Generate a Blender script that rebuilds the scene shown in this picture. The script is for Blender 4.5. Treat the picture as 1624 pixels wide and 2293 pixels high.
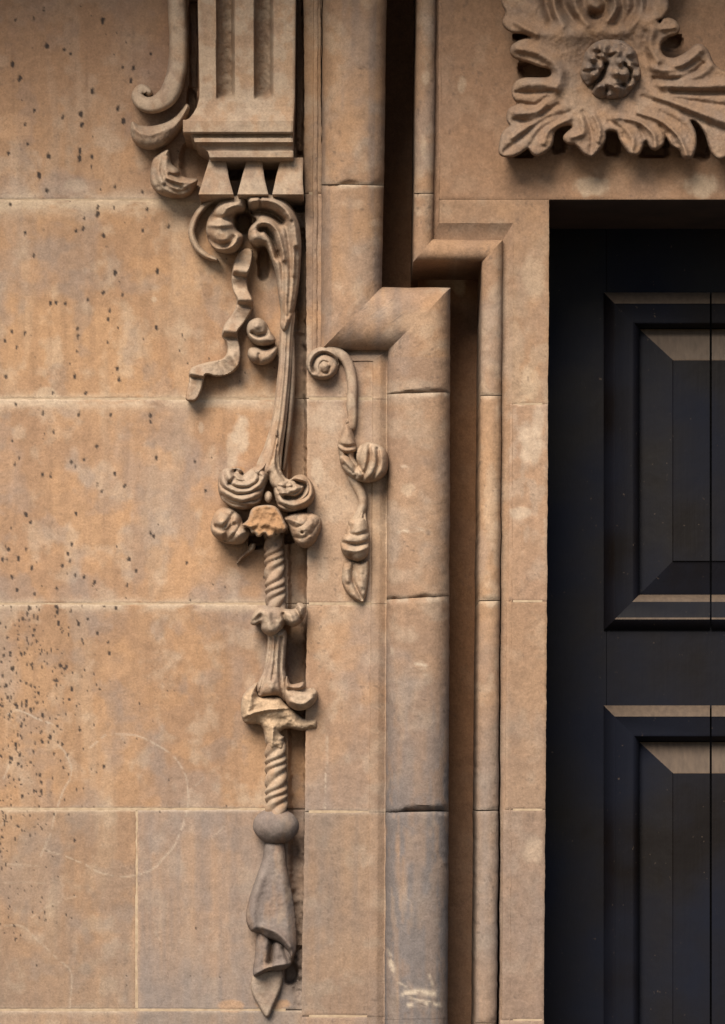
import bpy, math
import numpy as np
from mathutils import Vector

# ------------------------------------------------------------------ scene, camera, light
scene = bpy.context.scene
for o in list(bpy.data.objects):
    bpy.data.objects.remove(o)
COL = scene.collection

S = 0.0008            # metres for one traced unit at the wall face
DIST = 6250.0         # camera distance in units (5 m)
U0, VH, ZH = 812.0, 1750.0, 1.6

cam = bpy.data.cameras.new('camera')
cam_o = bpy.data.objects.new('camera', cam)
COL.objects.link(cam_o)
scene.camera = cam_o
cam_o.location = (0, -DIST * S, ZH)
cam_o.rotation_euler = (math.radians(90), 0, 0)
cam.sensor_fit = 'VERTICAL'
cam.sensor_height = 36
cam.lens = 36 * DIST / 2293.5
cam.shift_y = (VH - 2293.5 / 2) / 2293.5
cam.clip_end = 500
cam.clip_start = 0.05

SUN_EL, SUN_AZ = 42.0, -22.0     # azimuth seen from the wall: negative = left of the viewer
world = bpy.data.worlds.new('World')
scene.world = world
world.use_nodes = True
wn = world.node_tree
bg = wn.nodes['Background']
sky = wn.nodes.new('ShaderNodeTexSky')
sky.sky_type = 'NISHITA'
sky.sun_disc = False
sky.sun_elevation = math.radians(SUN_EL)
sky.sun_rotation = math.radians(180 - SUN_AZ)
sky.air_density = 1.0
sky.dust_density = 1.0
sky.ozone_density = 1.0
wn.links.new(sky.outputs[0], bg.inputs[0])
bg.inputs[1].default_value = 0.05

sun = bpy.data.lights.new('sun', 'SUN')
sun.energy = 3.6
sun.angle = math.radians(36)
sun.color = (1.0, 0.92, 0.80)
sun_o = bpy.data.objects.new('sun', sun)
COL.objects.link(sun_o)
el, az = math.radians(SUN_EL), math.radians(SUN_AZ)
to_sun = Vector((math.sin(az) * math.cos(el), -math.cos(az) * math.cos(el), math.sin(el)))
sun_o.rotation_euler = to_sun.to_track_quat('Z', 'Y').to_euler()
sun_o.location = to_sun * 20

vs_ = scene.view_settings
vs_.view_transform = 'Standard'
vs_.look = 'None'
vs_.gamma = 1
vs_.use_curve_mapping = False
vs_.exposure = 1.16

# ------------------------------------------------------------------ numeric helpers
RNG = np.random.RandomState(11)
TAB = RNG.rand(512, 512)


def vnoise(x, y, seed=0):
    x = np.asarray(x, float); y = np.asarray(y, float)
    xi = np.floor(x).astype(int); yi = np.floor(y).astype(int)
    fx = x - xi; fy = y - yi
    fx = fx * fx * (3 - 2 * fx); fy = fy * fy * (3 - 2 * fy)
    xi = xi + seed * 37; yi = yi + seed * 91
    a = TAB[xi % 512, yi % 512]; b = TAB[(xi + 1) % 512, yi % 512]
    c = TAB[xi % 512, (yi + 1) % 512]; d = TAB[(xi + 1) % 512, (yi + 1) % 512]
    return (a * (1 - fx) + b * fx) * (1 - fy) + (c * (1 - fx) + d * fx) * fy


def fbm(u, v, su, sv=None, octv=4, seed=0):
    sv = sv or su
    t = 0; a = 0.5; n = 0; f = 1.0
    for k in range(octv):
        t = t + a * vnoise(u / su * f + 17.3 * k, v / sv * f + 5.1 * k, seed + k)
        n += a; a *= 0.5; f *= 2.03
    return t / n


def sstep(a, b, x):
    t = np.clip((x - a) / (b - a), 0, 1)
    return t * t * (3 - 2 * t)


def world_pt(u, v, d):
    u = np.asarray(u, float); v = np.asarray(v, float); d = np.asarray(d, float)
    f = (DIST - d) / DIST
    return np.stack([(u - U0) * f * S, -d * S, ZH + (VH - v) * f * S], axis=-1)


def spline(pts, n=6, closed=False):
    p = np.asarray(pts, float)
    m = len(p)
    out = []
    segs = m if closed else m - 1
    for i in range(segs):
        if closed:
            a, b, c, d = p[(i - 1) % m], p[i], p[(i + 1) % m], p[(i + 2) % m]
        else:
            a, b, c, d = p[max(i - 1, 0)], p[i], p[i + 1], p[min(i + 2, m - 1)]
        for k in range(n):
            t = k / n
            out.append(0.5 * (2 * b + (c - a) * t + (2 * a - 5 * b + 4 * c - d) * t * t + (3 * b - a - 3 * c + d) * t ** 3))
    if not closed:
        out.append(p[-1])
    return np.array(out)


def seg_dist(U, V, poly, closed=False):
    """distance of every grid point to a polyline, and the nearest point"""
    best = np.full(U.shape, 1e18); nu = np.zeros(U.shape); nv = np.zeros(U.shape)
    n = len(poly)
    for i in range(n if closed else n - 1):
        a = poly[i]; b = poly[(i + 1) % n]
        ab = b - a
        L = ab[0] ** 2 + ab[1] ** 2 + 1e-9
        t = np.clip(((U - a[0]) * ab[0] + (V - a[1]) * ab[1]) / L, 0, 1)
        qu = a[0] + t * ab[0]; qv = a[1] + t * ab[1]
        d = (U - qu) ** 2 + (V - qv) ** 2
        m = d < best
        best[m] = d[m]; nu[m] = qu[m]; nv[m] = qv[m]
    return np.sqrt(best), nu, nv


def inside(U, V, poly):
    r = np.zeros(U.shape, bool)
    n = len(poly)
    for i in range(n):
        x1, y1 = poly[i]; x2, y2 = poly[(i + 1) % n]
        if y1 == y2:
            continue
        c = ((y1 > V) != (y2 > V)) & (U < (x2 - x1) * (V - y1) / (y2 - y1) + x1)
        r ^= c
    return r


def crop(ox, oy, sc):
    return lambda pts: [(ox + sc * p[0], oy + sc * p[1]) for p in pts]


# ------------------------------------------------------------------ materials
def node(nt, t, **kw):
    n = nt.nodes.new(t)
    for k, v in kw.items():
        setattr(n, k, v)
    return n


def stone_material():
    m = bpy.data.materials.new('weathered_sandstone')
    m.use_nodes = True
    nt = m.node_tree
    b = nt.nodes['Principled BSDF']
    b.inputs['Roughness'].default_value = 0.92
    b.inputs['Specular IOR Level'].default_value = 0.15
    at = node(nt, 'ShaderNodeAttribute', attribute_name='Col')
    geo = node(nt, 'ShaderNodeNewGeometry')
    n1 = node(nt, 'ShaderNodeTexNoise'); n1.inputs['Scale'].default_value = 260; n1.inputs['Detail'].default_value = 5
    n1.inputs['Roughness'].default_value = 0.75
    n2 = node(nt, 'ShaderNodeTexNoise'); n2.inputs['Scale'].default_value = 60; n2.inputs['Detail'].default_value = 6
    n2.inputs['Roughness'].default_value = 0.7
    for n in (n1, n2):
        nt.links.new(geo.outputs['Position'], n.inputs['Vector'])
    r1 = node(nt, 'ShaderNodeMapRange'); r1.inputs[1].default_value = 0.3; r1.inputs[2].default_value = 0.7
    r1.inputs[3].default_value = 0.79; r1.inputs[4].default_value = 1.20
    nt.links.new(n1.outputs['Fac'], r1.inputs[0])
    r2 = node(nt, 'ShaderNodeMapRange'); r2.inputs[1].default_value = 0.3; r2.inputs[2].default_value = 0.7
    r2.inputs[3].default_value = 0.84; r2.inputs[4].default_value = 1.15
    nt.links.new(n2.outputs['Fac'], r2.inputs[0])
    mu = node(nt, 'ShaderNodeMath', operation='MULTIPLY')
    nt.links.new(r1.outputs[0], mu.inputs[0]); nt.links.new(r2.outputs[0], mu.inputs[1])
    vm = node(nt, 'ShaderNodeVectorMath', operation='SCALE')
    nt.links.new(at.outputs['Color'], vm.inputs[0]); nt.links.new(mu.outputs[0], vm.inputs['Scale'])
    nt.links.new(vm.outputs[0], b.inputs['Base Color'])
    bp = node(nt, 'ShaderNodeBump'); bp.inputs['Strength'].default_value = 0.55; bp.inputs['Distance'].default_value = 0.0016
    ad = node(nt, 'ShaderNodeMath', operation='ADD')
    nt.links.new(n1.outputs['Fac'], ad.inputs[0]); nt.links.new(n2.outputs['Fac'], ad.inputs[1])
    nt.links.new(ad.outputs[0], bp.inputs['Height'])
    nt.links.new(bp.outputs[0], b.inputs['Normal'])
    return m


def door_material():
    m = bpy.data.materials.new('dark_painted_wood')
    m.use_nodes = True
    nt = m.node_tree
    b = nt.nodes['Principled BSDF']
    geo = node(nt, 'ShaderNodeNewGeometry')
    mp = node(nt, 'ShaderNodeMapping'); mp.inputs['Scale'].default_value = (140, 140, 9)
    nt.links.new(geo.outputs['Position'], mp.inputs['Vector'])
    gr = node(nt, 'ShaderNodeTexNoise'); gr.inputs['Scale'].default_value = 1.0; gr.inputs['Detail'].default_value = 5
    nt.links.new(mp.outputs[0], gr.inputs['Vector'])
    bl = node(nt, 'ShaderNodeTexNoise'); bl.inputs['Scale'].default_value = 5; bl.inputs['Detail'].default_value = 4
    nt.links.new(geo.outputs['Position'], bl.inputs['Vector'])
    cr = node(nt, 'ShaderNodeValToRGB')
    cr.color_ramp.elements[0].position = 0.35; cr.color_ramp.elements[0].color = (0.0050, 0.0034, 0.0030, 1)
    cr.color_ramp.elements[1].position = 0.65; cr.color_ramp.elements[1].color = (0.0046, 0.0054, 0.0105, 1)
    nt.links.new(bl.outputs['Fac'], cr.inputs[0])
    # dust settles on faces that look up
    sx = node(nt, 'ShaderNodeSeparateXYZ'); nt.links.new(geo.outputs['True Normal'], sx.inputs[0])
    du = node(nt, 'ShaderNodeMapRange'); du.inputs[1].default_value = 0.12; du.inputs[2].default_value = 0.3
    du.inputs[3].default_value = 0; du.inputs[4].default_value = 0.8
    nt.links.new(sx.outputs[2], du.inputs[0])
    sp = node(nt, 'ShaderNodeTexNoise'); sp.inputs['Scale'].default_value = 120; sp.inputs['Detail'].default_value = 2
    nt.links.new(geo.outputs['Position'], sp.inputs['Vector'])
    spr = node(nt, 'ShaderNodeMapRange'); spr.inputs[1].default_value = 0.72; spr.inputs[2].default_value = 0.78
    spr.inputs[3].default_value = 0; spr.inputs[4].default_value = 0.35
    nt.links.new(sp.outputs['Fac'], spr.inputs[0])
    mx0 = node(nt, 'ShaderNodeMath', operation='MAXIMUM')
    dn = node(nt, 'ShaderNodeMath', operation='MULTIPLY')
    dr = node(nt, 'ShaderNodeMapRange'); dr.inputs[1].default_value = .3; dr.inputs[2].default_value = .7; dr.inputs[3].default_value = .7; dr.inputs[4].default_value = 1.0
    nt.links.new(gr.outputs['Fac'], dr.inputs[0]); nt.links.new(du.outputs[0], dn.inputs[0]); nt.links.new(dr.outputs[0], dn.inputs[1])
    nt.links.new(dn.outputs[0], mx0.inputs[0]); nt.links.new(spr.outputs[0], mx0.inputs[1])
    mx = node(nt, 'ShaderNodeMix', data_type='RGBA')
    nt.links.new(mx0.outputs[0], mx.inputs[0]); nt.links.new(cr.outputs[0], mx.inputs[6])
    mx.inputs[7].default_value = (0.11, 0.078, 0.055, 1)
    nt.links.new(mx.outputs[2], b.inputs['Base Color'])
    b.inputs['Roughness'].default_value = 0.7
    b.inputs['Specular IOR Level'].default_value = 0.12
    bp = node(nt, 'ShaderNodeBump'); bp.inputs['Strength'].default_value = 0.35; bp.inputs['Distance'].default_value = 0.001
    rp_ = node(nt, 'ShaderNodeTexNoise'); rp_.inputs['Scale'].default_value = 22; rp_.inputs['Detail'].default_value = 3
    nt.links.new(geo.outputs['Position'], rp_.inputs['Vector'])
    ha = node(nt, 'ShaderNodeMath', operation='MULTIPLY_ADD'); ha.inputs[1].default_value = 3.0
    nt.links.new(rp_.outputs['Fac'], ha.inputs[0]); nt.links.new(gr.outputs['Fac'], ha.inputs[2])
    nt.links.new(ha.outputs[0], bp.inputs['Height']); nt.links.new(bp.outputs[0], b.inputs['Normal'])
    rr = node(nt, 'ShaderNodeMapRange'); rr.inputs[1].default_value = .3; rr.inputs[2].default_value = .7; rr.inputs[3].default_value = .45; rr.inputs[4].default_value = .8
    nt.links.new(bl.outputs['Fac'], rr.inputs[0]); nt.links.new(rr.outputs[0], b.inputs['Roughness'])
    return m


def plain_noise_material(name, c1, c2, scale):
    m = bpy.data.materials.new(name)
    m.use_nodes = True
    nt = m.node_tree
    b = nt.nodes['Principled BSDF']; b.inputs['Roughness'].default_value = 0.9
    geo = node(nt, 'ShaderNodeNewGeometry')
    n = node(nt, 'ShaderNodeTexNoise'); n.inputs['Scale'].default_value = scale; n.inputs['Detail'].default_value = 6
    nt.links.new(geo.outputs['Position'], n.inputs['Vector'])
    cr = node(nt, 'ShaderNodeValToRGB')
    cr.color_ramp.elements[0].position = 0.3; cr.color_ramp.elements[0].color = (*c1, 1)
    cr.color_ramp.elements[1].position = 0.7; cr.color_ramp.elements[1].color = (*c2, 1)
    nt.links.new(n.outputs['Fac'], cr.inputs[0]); nt.links.new(cr.outputs[0], b.inputs['Base Color'])
    return m


STONE = stone_material()
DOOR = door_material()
MORTAR = plain_noise_material('lime_mortar', (0.25, 0.175, 0.11), (0.36, 0.265, 0.175), 90)
SOFFIT_SHADE = plain_noise_material('soffit_shade_stone', (0.022, 0.012, 0.009), (0.05, 0.027, 0.018), 12)  # near-black stone: shade under the lintel put into the colour
PAVING = plain_noise_material('paving', (0.045, 0.04, 0.034), (0.07, 0.062, 0.052), 14)

# ------------------------------------------------------------------ stone colour (traced stains, pits, chalk, painted shade at the wall top)
OCHRE = np.array([0.470, 0.282, 0.160])
BROWN = np.array([0.352, 0.211, 0.130])
PALE = np.array([0.570, 0.430, 0.305])
GREY = np.array([0.250, 0.205, 0.180])
GREY2 = np.array([0.190, 0.163, 0.155])
DARK = np.array([0.085, 0.062, 0.052])
RUST = np.array([0.44, 0.235, 0.11])

K1 = crop(0, 0, 0.423)
K2 = crop(0, 893, 0.423)
K3 = crop(0, 1545.6, 0.423)
K4 = crop(755.7, 1270.9, 0.4453)
big = [(492, 485), (430, 605), (420, 840), (515, 1135), (247, 240), (545, 110), (625, 570), (105, 418), (258, 825), (655, 640), (208, 930)]
p1 = [(82, 105), (180, 97), (232, 52), (343, 262), (375, 285), (68, 342), (800, 285), (650, 362), (707, 362), (785, 380), (693, 425),
      (180, 585), (333, 622), (435, 660), (132, 660), (147, 762), (425, 797), (486, 830), (485, 880), (45, 812), (250, 1010), (610, 990),
      (757, 1020), (55, 1088), (603, 1098), (518, 1095), (780, 1108), (447, 1155), (440, 1210), (405, 1220), (232, 1217), (133, 1240),
      (547, 1247), (757, 1218), (895, 1200), (180, 1355), (833, 1437), (610, 1445), (548, 1550), (650, 1560), (466, 1590), (268, 1607),
      (298, 1600), (348, 1607), (582, 1645), (575, 1690), (830, 1735), (410, 1740), (413, 1785), (65, 1758), (133, 1765), (27, 1805),
      (88, 1838), (570, 1815), (408, 1862), (30, 1995), (398, 1995), (622, 1950), (630, 2008), (455, 2080), (280, 2080), (85, 2145),
      (228, 2190), (420, 2190), (587, 2195), (797, 2200), (797, 2235)]
p2 = [(285, 178), (65, 225), (513, 252), (103, 312), (447, 323), (378, 335), (400, 360), (828, 313), (1032, 330), (270, 405), (225, 400),
      (610, 397), (515, 457), (660, 462), (540, 487), (1087, 490), (137, 612), (404, 612), (163, 655), (60, 685), (797, 710), (815, 730),
      (45, 795), (137, 797), (378, 770), (360, 825), (370, 860), (15, 850), (40, 852), (100, 848), (168, 897), (330, 888), (357, 930),
      (400, 935), (65, 945), (445, 943), (683, 852), (722, 907), (988, 868), (93, 1017), (500, 975), (672, 985), (300, 1010), (185, 1035),
      (433, 1097), (612, 1107), (80, 345), (30, 780), (160, 1110), (120, 1165), (155, 1175), (200, 1165), (300, 1100), (305, 1130), (310, 1190),
      (515, 1245), (420, 1195), (580, 1350), (350, 1420), (380, 1535), (140, 1600), (85, 1620), (40, 1580), (35, 1520), (70, 1430)]
PITS = [(u, v, 5.8) for u, v in K1(big)] + [(u, v, 3.1 + 2.2 * (((u * 7.3 + v * 3.1) % 10) / 10)) for u, v in K1(p1)] + [(u, v, 4.0) for u, v in K2(p2)]
rp = np.random.RandomState(5)
for _ in range(330):
    u = abs(rp.normal(0, 105)); v = 1350 + abs(rp.beta(1.3, 1.5)) * 470
    if u < 330:
        PITS.append((u, v, 1.4 + 2.6 * rp.rand() ** 2.2))
for _ in range(90):
    PITS.append((abs(rp.normal(0, 70)), 1815 + rp.beta(1, 2) * 380, 1.3 + 2 * rp.rand() ** 2))
for _ in range(120):
    PITS.append((rp.rand() * 660, rp.rand() * 2270, 1.2 + 1.0 * rp.rand()))
PIT_ANG = rp.rand(len(PITS))

CHALK = [(K3(c), 1.9, s) for c, s in [
    ([(590, 235), (700, 240), (800, 275), (880, 320), (950, 390), (990, 480), (1000, 590), (970, 720), (900, 850), (800, 950), (650, 990), (540, 970), (420, 910), (250, 850)], .5),
    ([(310, 290), (380, 420), (310, 600), (270, 750), (220, 880)], .5),
    ([(40, 130), (90, 110), (150, 125), (200, 150), (280, 180)], .75),
    ([(20, 1250), (120, 1255), (200, 1330), (300, 1420), (380, 1500), (370, 1640), (385, 1720)], .38),
    ([(170, 1200), (260, 1140), (400, 1090)], .3), ([(15, 470), (60, 380)], .5), ([(10, 720), (50, 640)], .35),
    ([(480, 300), (560, 240)], .45), ([(1000, 540), (1080, 460)], .3), ([(20, 920), (200, 930)], .25),
    ([(20, 1020), (280, 1020)], .2), ([(1120, 790), (1190, 720)], .25), ([(820, 1280), (850, 1330)], .25)]]
SCRATCH = [(K4(c), w, s) for c, w, s in [
    ([(330, 2143), (410, 2135), (490, 2142)], 6.5, .95), ([(358, 2200), (430, 2195), (516, 2198)], 4.5, .9), ([(355, 2162), (420, 2178), (470, 2185)], 3, .6),
    ([(462, 2050), (478, 2100)], 2.5, .6), ([(272, 1980), (280, 2025)], 5.5, .9), ([(252, 1920), (266, 1950)], 3, .5), ([(395, 488), (445, 490)], 4, .7),
    ([(272, 415), (274, 430)], 4.5, .5), ([(305, 2090), (345, 2110)], 2.5, .5), ([(420, 510), (440, 540)], 2.5, .4), ([(340, 1665), (350, 1675)], 2.5, .8)]]
SCRATCH += [([(892, 1190), (942, 1186)], 4, .75), ([(900, 1045), (922, 1040)], 3, .5), ([(945, 1480), (950, 1498)], 3, .4), ([(732, 1650), (730, 1810)], 2.2, .55)]
# pale patches: centre, half sizes, strength, colour
PATCH = [(540, 975, 20, 42, .85, PALE), (520, 1010, 14, 40, .6, PALE), (105, 885, 30, 16, .6, PALE), (450, 958, 6, 12, .5, PALE),
         (1190, 990, 26, 50, .75, PALE), (1205, 950, 14, 45, .6, PALE), (1165, 1150, 26, 14, .7, PALE), (1325, 418, 38, 22, .75, PALE),
         (1570, 415, 34, 28, .75, PALE), (1195, 620, 26, 40, .4, PALE), (1185, 860, 22, 45, .5, PALE), (940, 720, 50, 30, .25, PALE),
         (1035, 190, 9, 20, .5, PALE), (708, 1050, 14, 30, .6, PALE), (735, 930, 32, 35, .4, PALE), (915, 1095, 16, 16, .55, PALE), (600, 1790, 60, 12, .3, PALE),
         (532, 1052, 16, 7, .7, RUST), (30, 285, 36, 34, .5, OCHRE * 1.2), (170, 415, 26, 14, .5, PALE), (260, 1500, 34, 20, .5, OCHRE * 1.2),
         (465, 650, 11, 17, .55, BROWN * .75), (1168, 900, 12, 10, .4, PALE), (955, 175, 9, 14, .5, PALE), (948, 330, 8, 26, .45, PALE),
         (610, 2250, 40, 12, .7, OCHRE * 1.15), (520, 2255, 30, 14, .6, OCHRE * 1.1), (1100, 1345, 18, 18, .6, PALE), (1100, 1120, 16, 70, .35, PALE),
         (1200, 1905, 22, 30, .5, PALE), (1000, 625, 40, 25, .55, PALE), (1028, 645, 14, 20, .6, PALE), (345, 670, 6, 6, .6, PALE), (1310, 200, 60, 60, .0, PALE)]


def mixc(c, col, m):
    return c * (1 - m[..., None]) + col * m[..., None]


def stone_colour(U, V, kind='wall'):
    n1 = fbm(U, V, 210, 190, 4, 1)
    n2 = fbm(U, V, 40, 46, 4, 7)
    st = fbm(U, V, 16, 330, 4, 13)
    c = OCHRE[None, None] * np.ones(U.shape + (1,)) if U.ndim == 2 else OCHRE[None] * np.ones(U.shape + (1,))
    c = mixc(c, BROWN, sstep(.36, .66, n1) * .7)
    c = mixc(c, PALE, sstep(.50, .74, n2) * .45)
    c = mixc(c, BROWN * .85, sstep(.5, .75, st) * .3)
    c = mixc(c, GREY * 1.3, sstep(.5, .72, fbm(U, V, 90, 150, 4, 31)) * .35)
    c = mixc(c, OCHRE * np.array([1.08, 1.04, .98]), sstep(.56, .75, fbm(U, V, 70, 60, 3, 44)) * .5)
    g = 0
    if kind == 'wall':
        c = mixc(c, BROWN * .78, sstep(.54, .72, fbm(U, V, 34, 520, 3, 15)) * .22)
        c = mixc(c, PALE * .95, sstep(.58, .72, fbm(U, V, 60, 300, 4, 19)) * .22)
        c = mixc(c, GREY * 1.1, sstep(.55, .7, fbm(U, V, 60, 70, 4, 35)) * .3)
        g = sstep(1806, 1818, V) * (.24 + .26 * sstep(303, 309, U)) * (.55 + .9 * st)
        g = g + .22 * sstep(2060, 2240, V)
        for j in (447, 893, 1352, 1812, 2262):
            br = {447: 22, 893: 17, 1352: 12, 1812: 6, 2262: 7}[j]
            w = np.exp(-((V - j - br * .3) / (br * (.55 + .9 * fbm(U, V, 60, 400, 2, 51)))) ** 2) * sstep(.22, .52, fbm(U, V, 60, 20, 4, 61))
            c = mixc(c, PALE * 1.02, np.clip(w * .9, 0, 1))
        w = np.exp(-((U - 306) / 13) ** 2) * sstep(1815, 1840, V) * sstep(.35, .6, fbm(U, V, 18, 50, 3, 63))
        c = mixc(c, OCHRE * 1.12, np.clip(w * .8, 0, 1))
        c = mixc(c, BROWN * np.array([.92, .84, .8]), np.clip(sstep(460, 60, V) * .55, 0, 1))  # redder brown up the wall, with some of its top shade painted in
    elif kind == 'strip':
        g = sstep(1500, 1850, V) * (.42 + .35 * (st - .5)) + .1
        for j in (893, 1352, 1818):
            w = np.exp(-((V - j) / 6) ** 2) * sstep(.3, .55, fbm(U, V, 25, 20, 3, 61))
            c = mixc(c, PALE, np.clip(w * .8, 0, 1))
        c = mixc(c, PALE * .95, sstep(860, 960, V) * sstep(1500, 1250, V) * .3)
    elif kind == 'roll':
        edge = np.clip(np.abs((U - 935) / 68), 0, 1.2)
        lo = sstep(1360, 2050, V) * .75 + sstep(1400, 1600, V) * .25
        blot = sstep(.42, .58, fbm(U, V, 10, 70, 4, 71))
        g = lo * (.46 + .34 * blot * (.5 + edge)) + .18 * sstep(640, 800, V) + .10
        g = np.where(V < 800, .10 + .25 * sstep(.55, .7, st), g)
        for j in (413, 880, 1340, 1815):
            w = np.exp(-((V - j - 2) / 7) ** 2) * sstep(.25, .5, fbm(U, V, 22, 20, 3, 61))
            c = mixc(c, PALE, np.clip(w * .9, 0, 1))
        g = g * (1 - .5 * np.exp(-((U - 905 - 10 * np.sin(V / 40)) / 14) ** 2) * sstep(.45, .6, fbm(U, V, 12, 200, 3, 75)) * lo)
    elif kind == 'bead':
        g = sstep(1450, 1800, V) * (.5 + .5 * (st - .5)) + .12
        for j in (435, 885, 1345, 1815):
            w = np.exp(-((V - j) / 8) ** 2)
            c = mixc(c, PALE, np.clip(w * .55, 0, 1))
    elif kind == 'jamb':
        g = sstep(1350, 1900, V) * .30 + .16
        c = mixc(c, PALE * .95, sstep(.5, .62, fbm(U, V, 28, 44, 4, 81)) * sstep(520, 800, V) * sstep(1400, 1150, V) * .55)
        c = mixc(c, BROWN, .35 + 0 * U)
    elif kind == 'lintel':
        c = mixc(c, BROWN * np.array([.94, .88, .84]), .7 + 0 * U)
        g = .12
    elif kind == 'carve':
        g = .05 + .4 * (fbm(U, V, 22, 26, 3, 91) - .5)
        c = mixc(c, PALE * .97, .22 + sstep(.40, .62, fbm(U, V, 26, 30, 4, 95)) * .5)
        g = g + .35 * sstep(1820, 1880, V)
        g = g * sstep(60, 440, V) + .12
    elif kind == 'drop':
        g = .82 - .30 * sstep(.42, .68, fbm(U, V, 24, 60, 4, 97))
        c = mixc(c, PALE, sstep(.5, .7, fbm(U, V, 14, 22, 3, 98)) * .4)
    elif kind == 'leafstone':
        g = .30 + .6 * (fbm(U, V, 26, 26, 3, 91) - .5)
        c = mixc(c, BROWN * .9, .35 + 0 * U)
    elif kind == 'boss':
        g = .6 + .5 * (fbm(U, V, 16, 16, 3, 91) - .5)
        c = mixc(c, DARK, sstep(.5, .64, fbm(U, V, 15, 15, 3, 93)) * .45)
    elif kind == 'fresh':
        c = RUST * (.86 + .35 * fbm(U, V, 12, 30, 3, 99))[..., None]
    elif kind == 'break':
        c = np.array([.54, .38, .245]) * (.82 + .4 * fbm(U, V, 14, 14, 3, 99))[..., None]
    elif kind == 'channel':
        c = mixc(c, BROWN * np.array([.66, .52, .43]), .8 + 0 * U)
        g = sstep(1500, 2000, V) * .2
    c = mixc(c, GREY2 if kind in ('drop', 'roll') else GREY, np.clip(g + 0 * U, 0, .95))
    um0, um1, vm0, vm1 = U.min(), U.max(), V.min(), V.max()
    for (pu, pv, ru, rv, s, col) in PATCH:
        if pu + 3 * ru < um0 or pu - 3 * ru > um1 or pv + 3 * rv < vm0 or pv - 3 * rv > vm1 or s == 0:
            continue
        if kind in ('carve', 'drop', 'fresh', 'break', 'leafstone', 'boss', 'channel') and not (980 < pu < 1045):
            continue
        e = ((U - pu) / ru) ** 2 + ((V - pv) / rv) ** 2
        m = sstep(1.5, .45, e + 1.6 * (fbm(U, V, 16, 20, 4, 55) - .5)) * s
        c = mixc(c, col, m)
    if kind in ('wall', 'strip', 'roll'):
        for (pts, w, s) in (CHALK if kind == 'wall' else SCRATCH):
            a = np.array(pts)
            if a[:, 0].max() + 20 < um0 or a[:, 0].min() - 20 > um1 or a[:, 1].max() + 20 < vm0 or a[:, 1].min() - 20 > vm1:
                continue
            dd, _, _ = seg_dist(U + 5 * (fbm(U, V, 30, 30, 2, 3) - .5), V + 5 * (fbm(U, V, 30, 30, 2, 4) - .5), spline(a, 5))
            m = np.exp(-(dd / w) ** 2) * min(1, s * 1.0) * sstep(.25, .5, fbm(U, V, 9, 9, 3, 57))
            c = mixc(c, np.array([.62, .5, .38]), np.clip(m, 0, 1))
    # small dark specks of lichen everywhere
    sp = fbm(U, V, 6.5, 9, 2, 77)
    amt = {'strip': .5, 'roll': .6, 'jamb': .4, 'bead': .5, 'lintel': .4}.get(kind, .28)
    c = mixc(c, DARK * 1.3, sstep(.74, .84, sp) * sstep(.45, .65, fbm(U, V, 120, 120, 2, 78)) * amt)
    return np.clip(c * .64, 0.006, .9)


def pit_field(us, vs):
    f = np.zeros((len(vs), len(us)))
    for (pu, pv, r), an in zip(PITS, PIT_ANG):
        i0, i1 = np.searchsorted(us, [pu - 3 * r, pu + 3 * r]); j0, j1 = np.searchsorted(vs, [pv - 4 * r, pv + 4 * r])
        if i1 <= i0 or j1 <= j0:
            continue
        U, V = np.meshgrid(us[i0:i1], vs[j0:j1])
        du = (U - pu) + (V - pv) * .25 * (an - .5)
        e = (du / (r * .8)) ** 2 + ((V - pv) / (r * 1.35)) ** 2
        e = e + 2.4 * (fbm(U, V, 6, 7, 2, 8) - .5)
        f[j0:j1, i0:i1] = np.maximum(f[j0:j1, i0:i1], sstep(1.5, .2, e))
    return f


# ------------------------------------------------------------------ object helpers
def thing(name, label, cat, base):
    o = bpy.data.objects.new(name, None)
    COL.objects.link(o)
    o.location = Vector(world_pt(*base).tolist())
    o.empty_display_size = 0.05
    o['label'] = label
    o['category'] = cat
    return o


def make(name, co, faces, mat, parent=None, col=None, sharp=50, kind=None):
    """co: world coordinates (n,3)"""
    co = np.asarray(co, float).reshape(-1, 3)
    if parent is not None:
        root = parent
        off = np.zeros(3)
        while root is not None:
            off += np.array(root.location)
            root = root.parent
        co = co - off
    me = bpy.data.meshes.new(name)
    f = faces.tolist() if isinstance(faces, np.ndarray) else faces
    me.from_pydata(co.tolist(), [], f)
    if col is not None:
        at = me.attributes.new('Col', 'FLOAT_COLOR', 'POINT')
        a = np.ones((len(co), 4)); a[:, :3] = np.asarray(col).reshape(-1, 3)
        at.data.foreach_set('color', a.ravel())
    me.polygons.foreach_set('use_smooth', np.ones(len(me.polygons), bool))
    me.materials.append(mat)
    me.update()
    if sharp:
        me.set_sharp_from_angle(angle=math.radians(sharp))
    o = bpy.data.objects.new(name, me)
    COL.objects.link(o)
    if parent is not None:
        o.parent = parent
    if kind:
        o['kind'] = kind
    return o


def grid_faces(nv, nu, keep=None):
    idx = np.arange(nv * nu).reshape(nv, nu)
    q = np.stack([idx[:-1, :-1], idx[1:, :-1], idx[1:, 1:], idx[:-1, 1:]], -1)
    if keep is not None:
        return q[keep]
    return q.reshape(-1, 4)


def boundary(faces):
    e = np.concatenate([faces[:, [0, 1]], faces[:, [1, 2]], faces[:, [2, 3]], faces[:, [3, 0]]])
    n = int(e.max()) + 1
    key = e[:, 0].astype(np.int64) * n + e[:, 1]
    rev = e[:, 1].astype(np.int64) * n + e[:, 0]
    return e[~np.isin(key, rev)]


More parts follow.
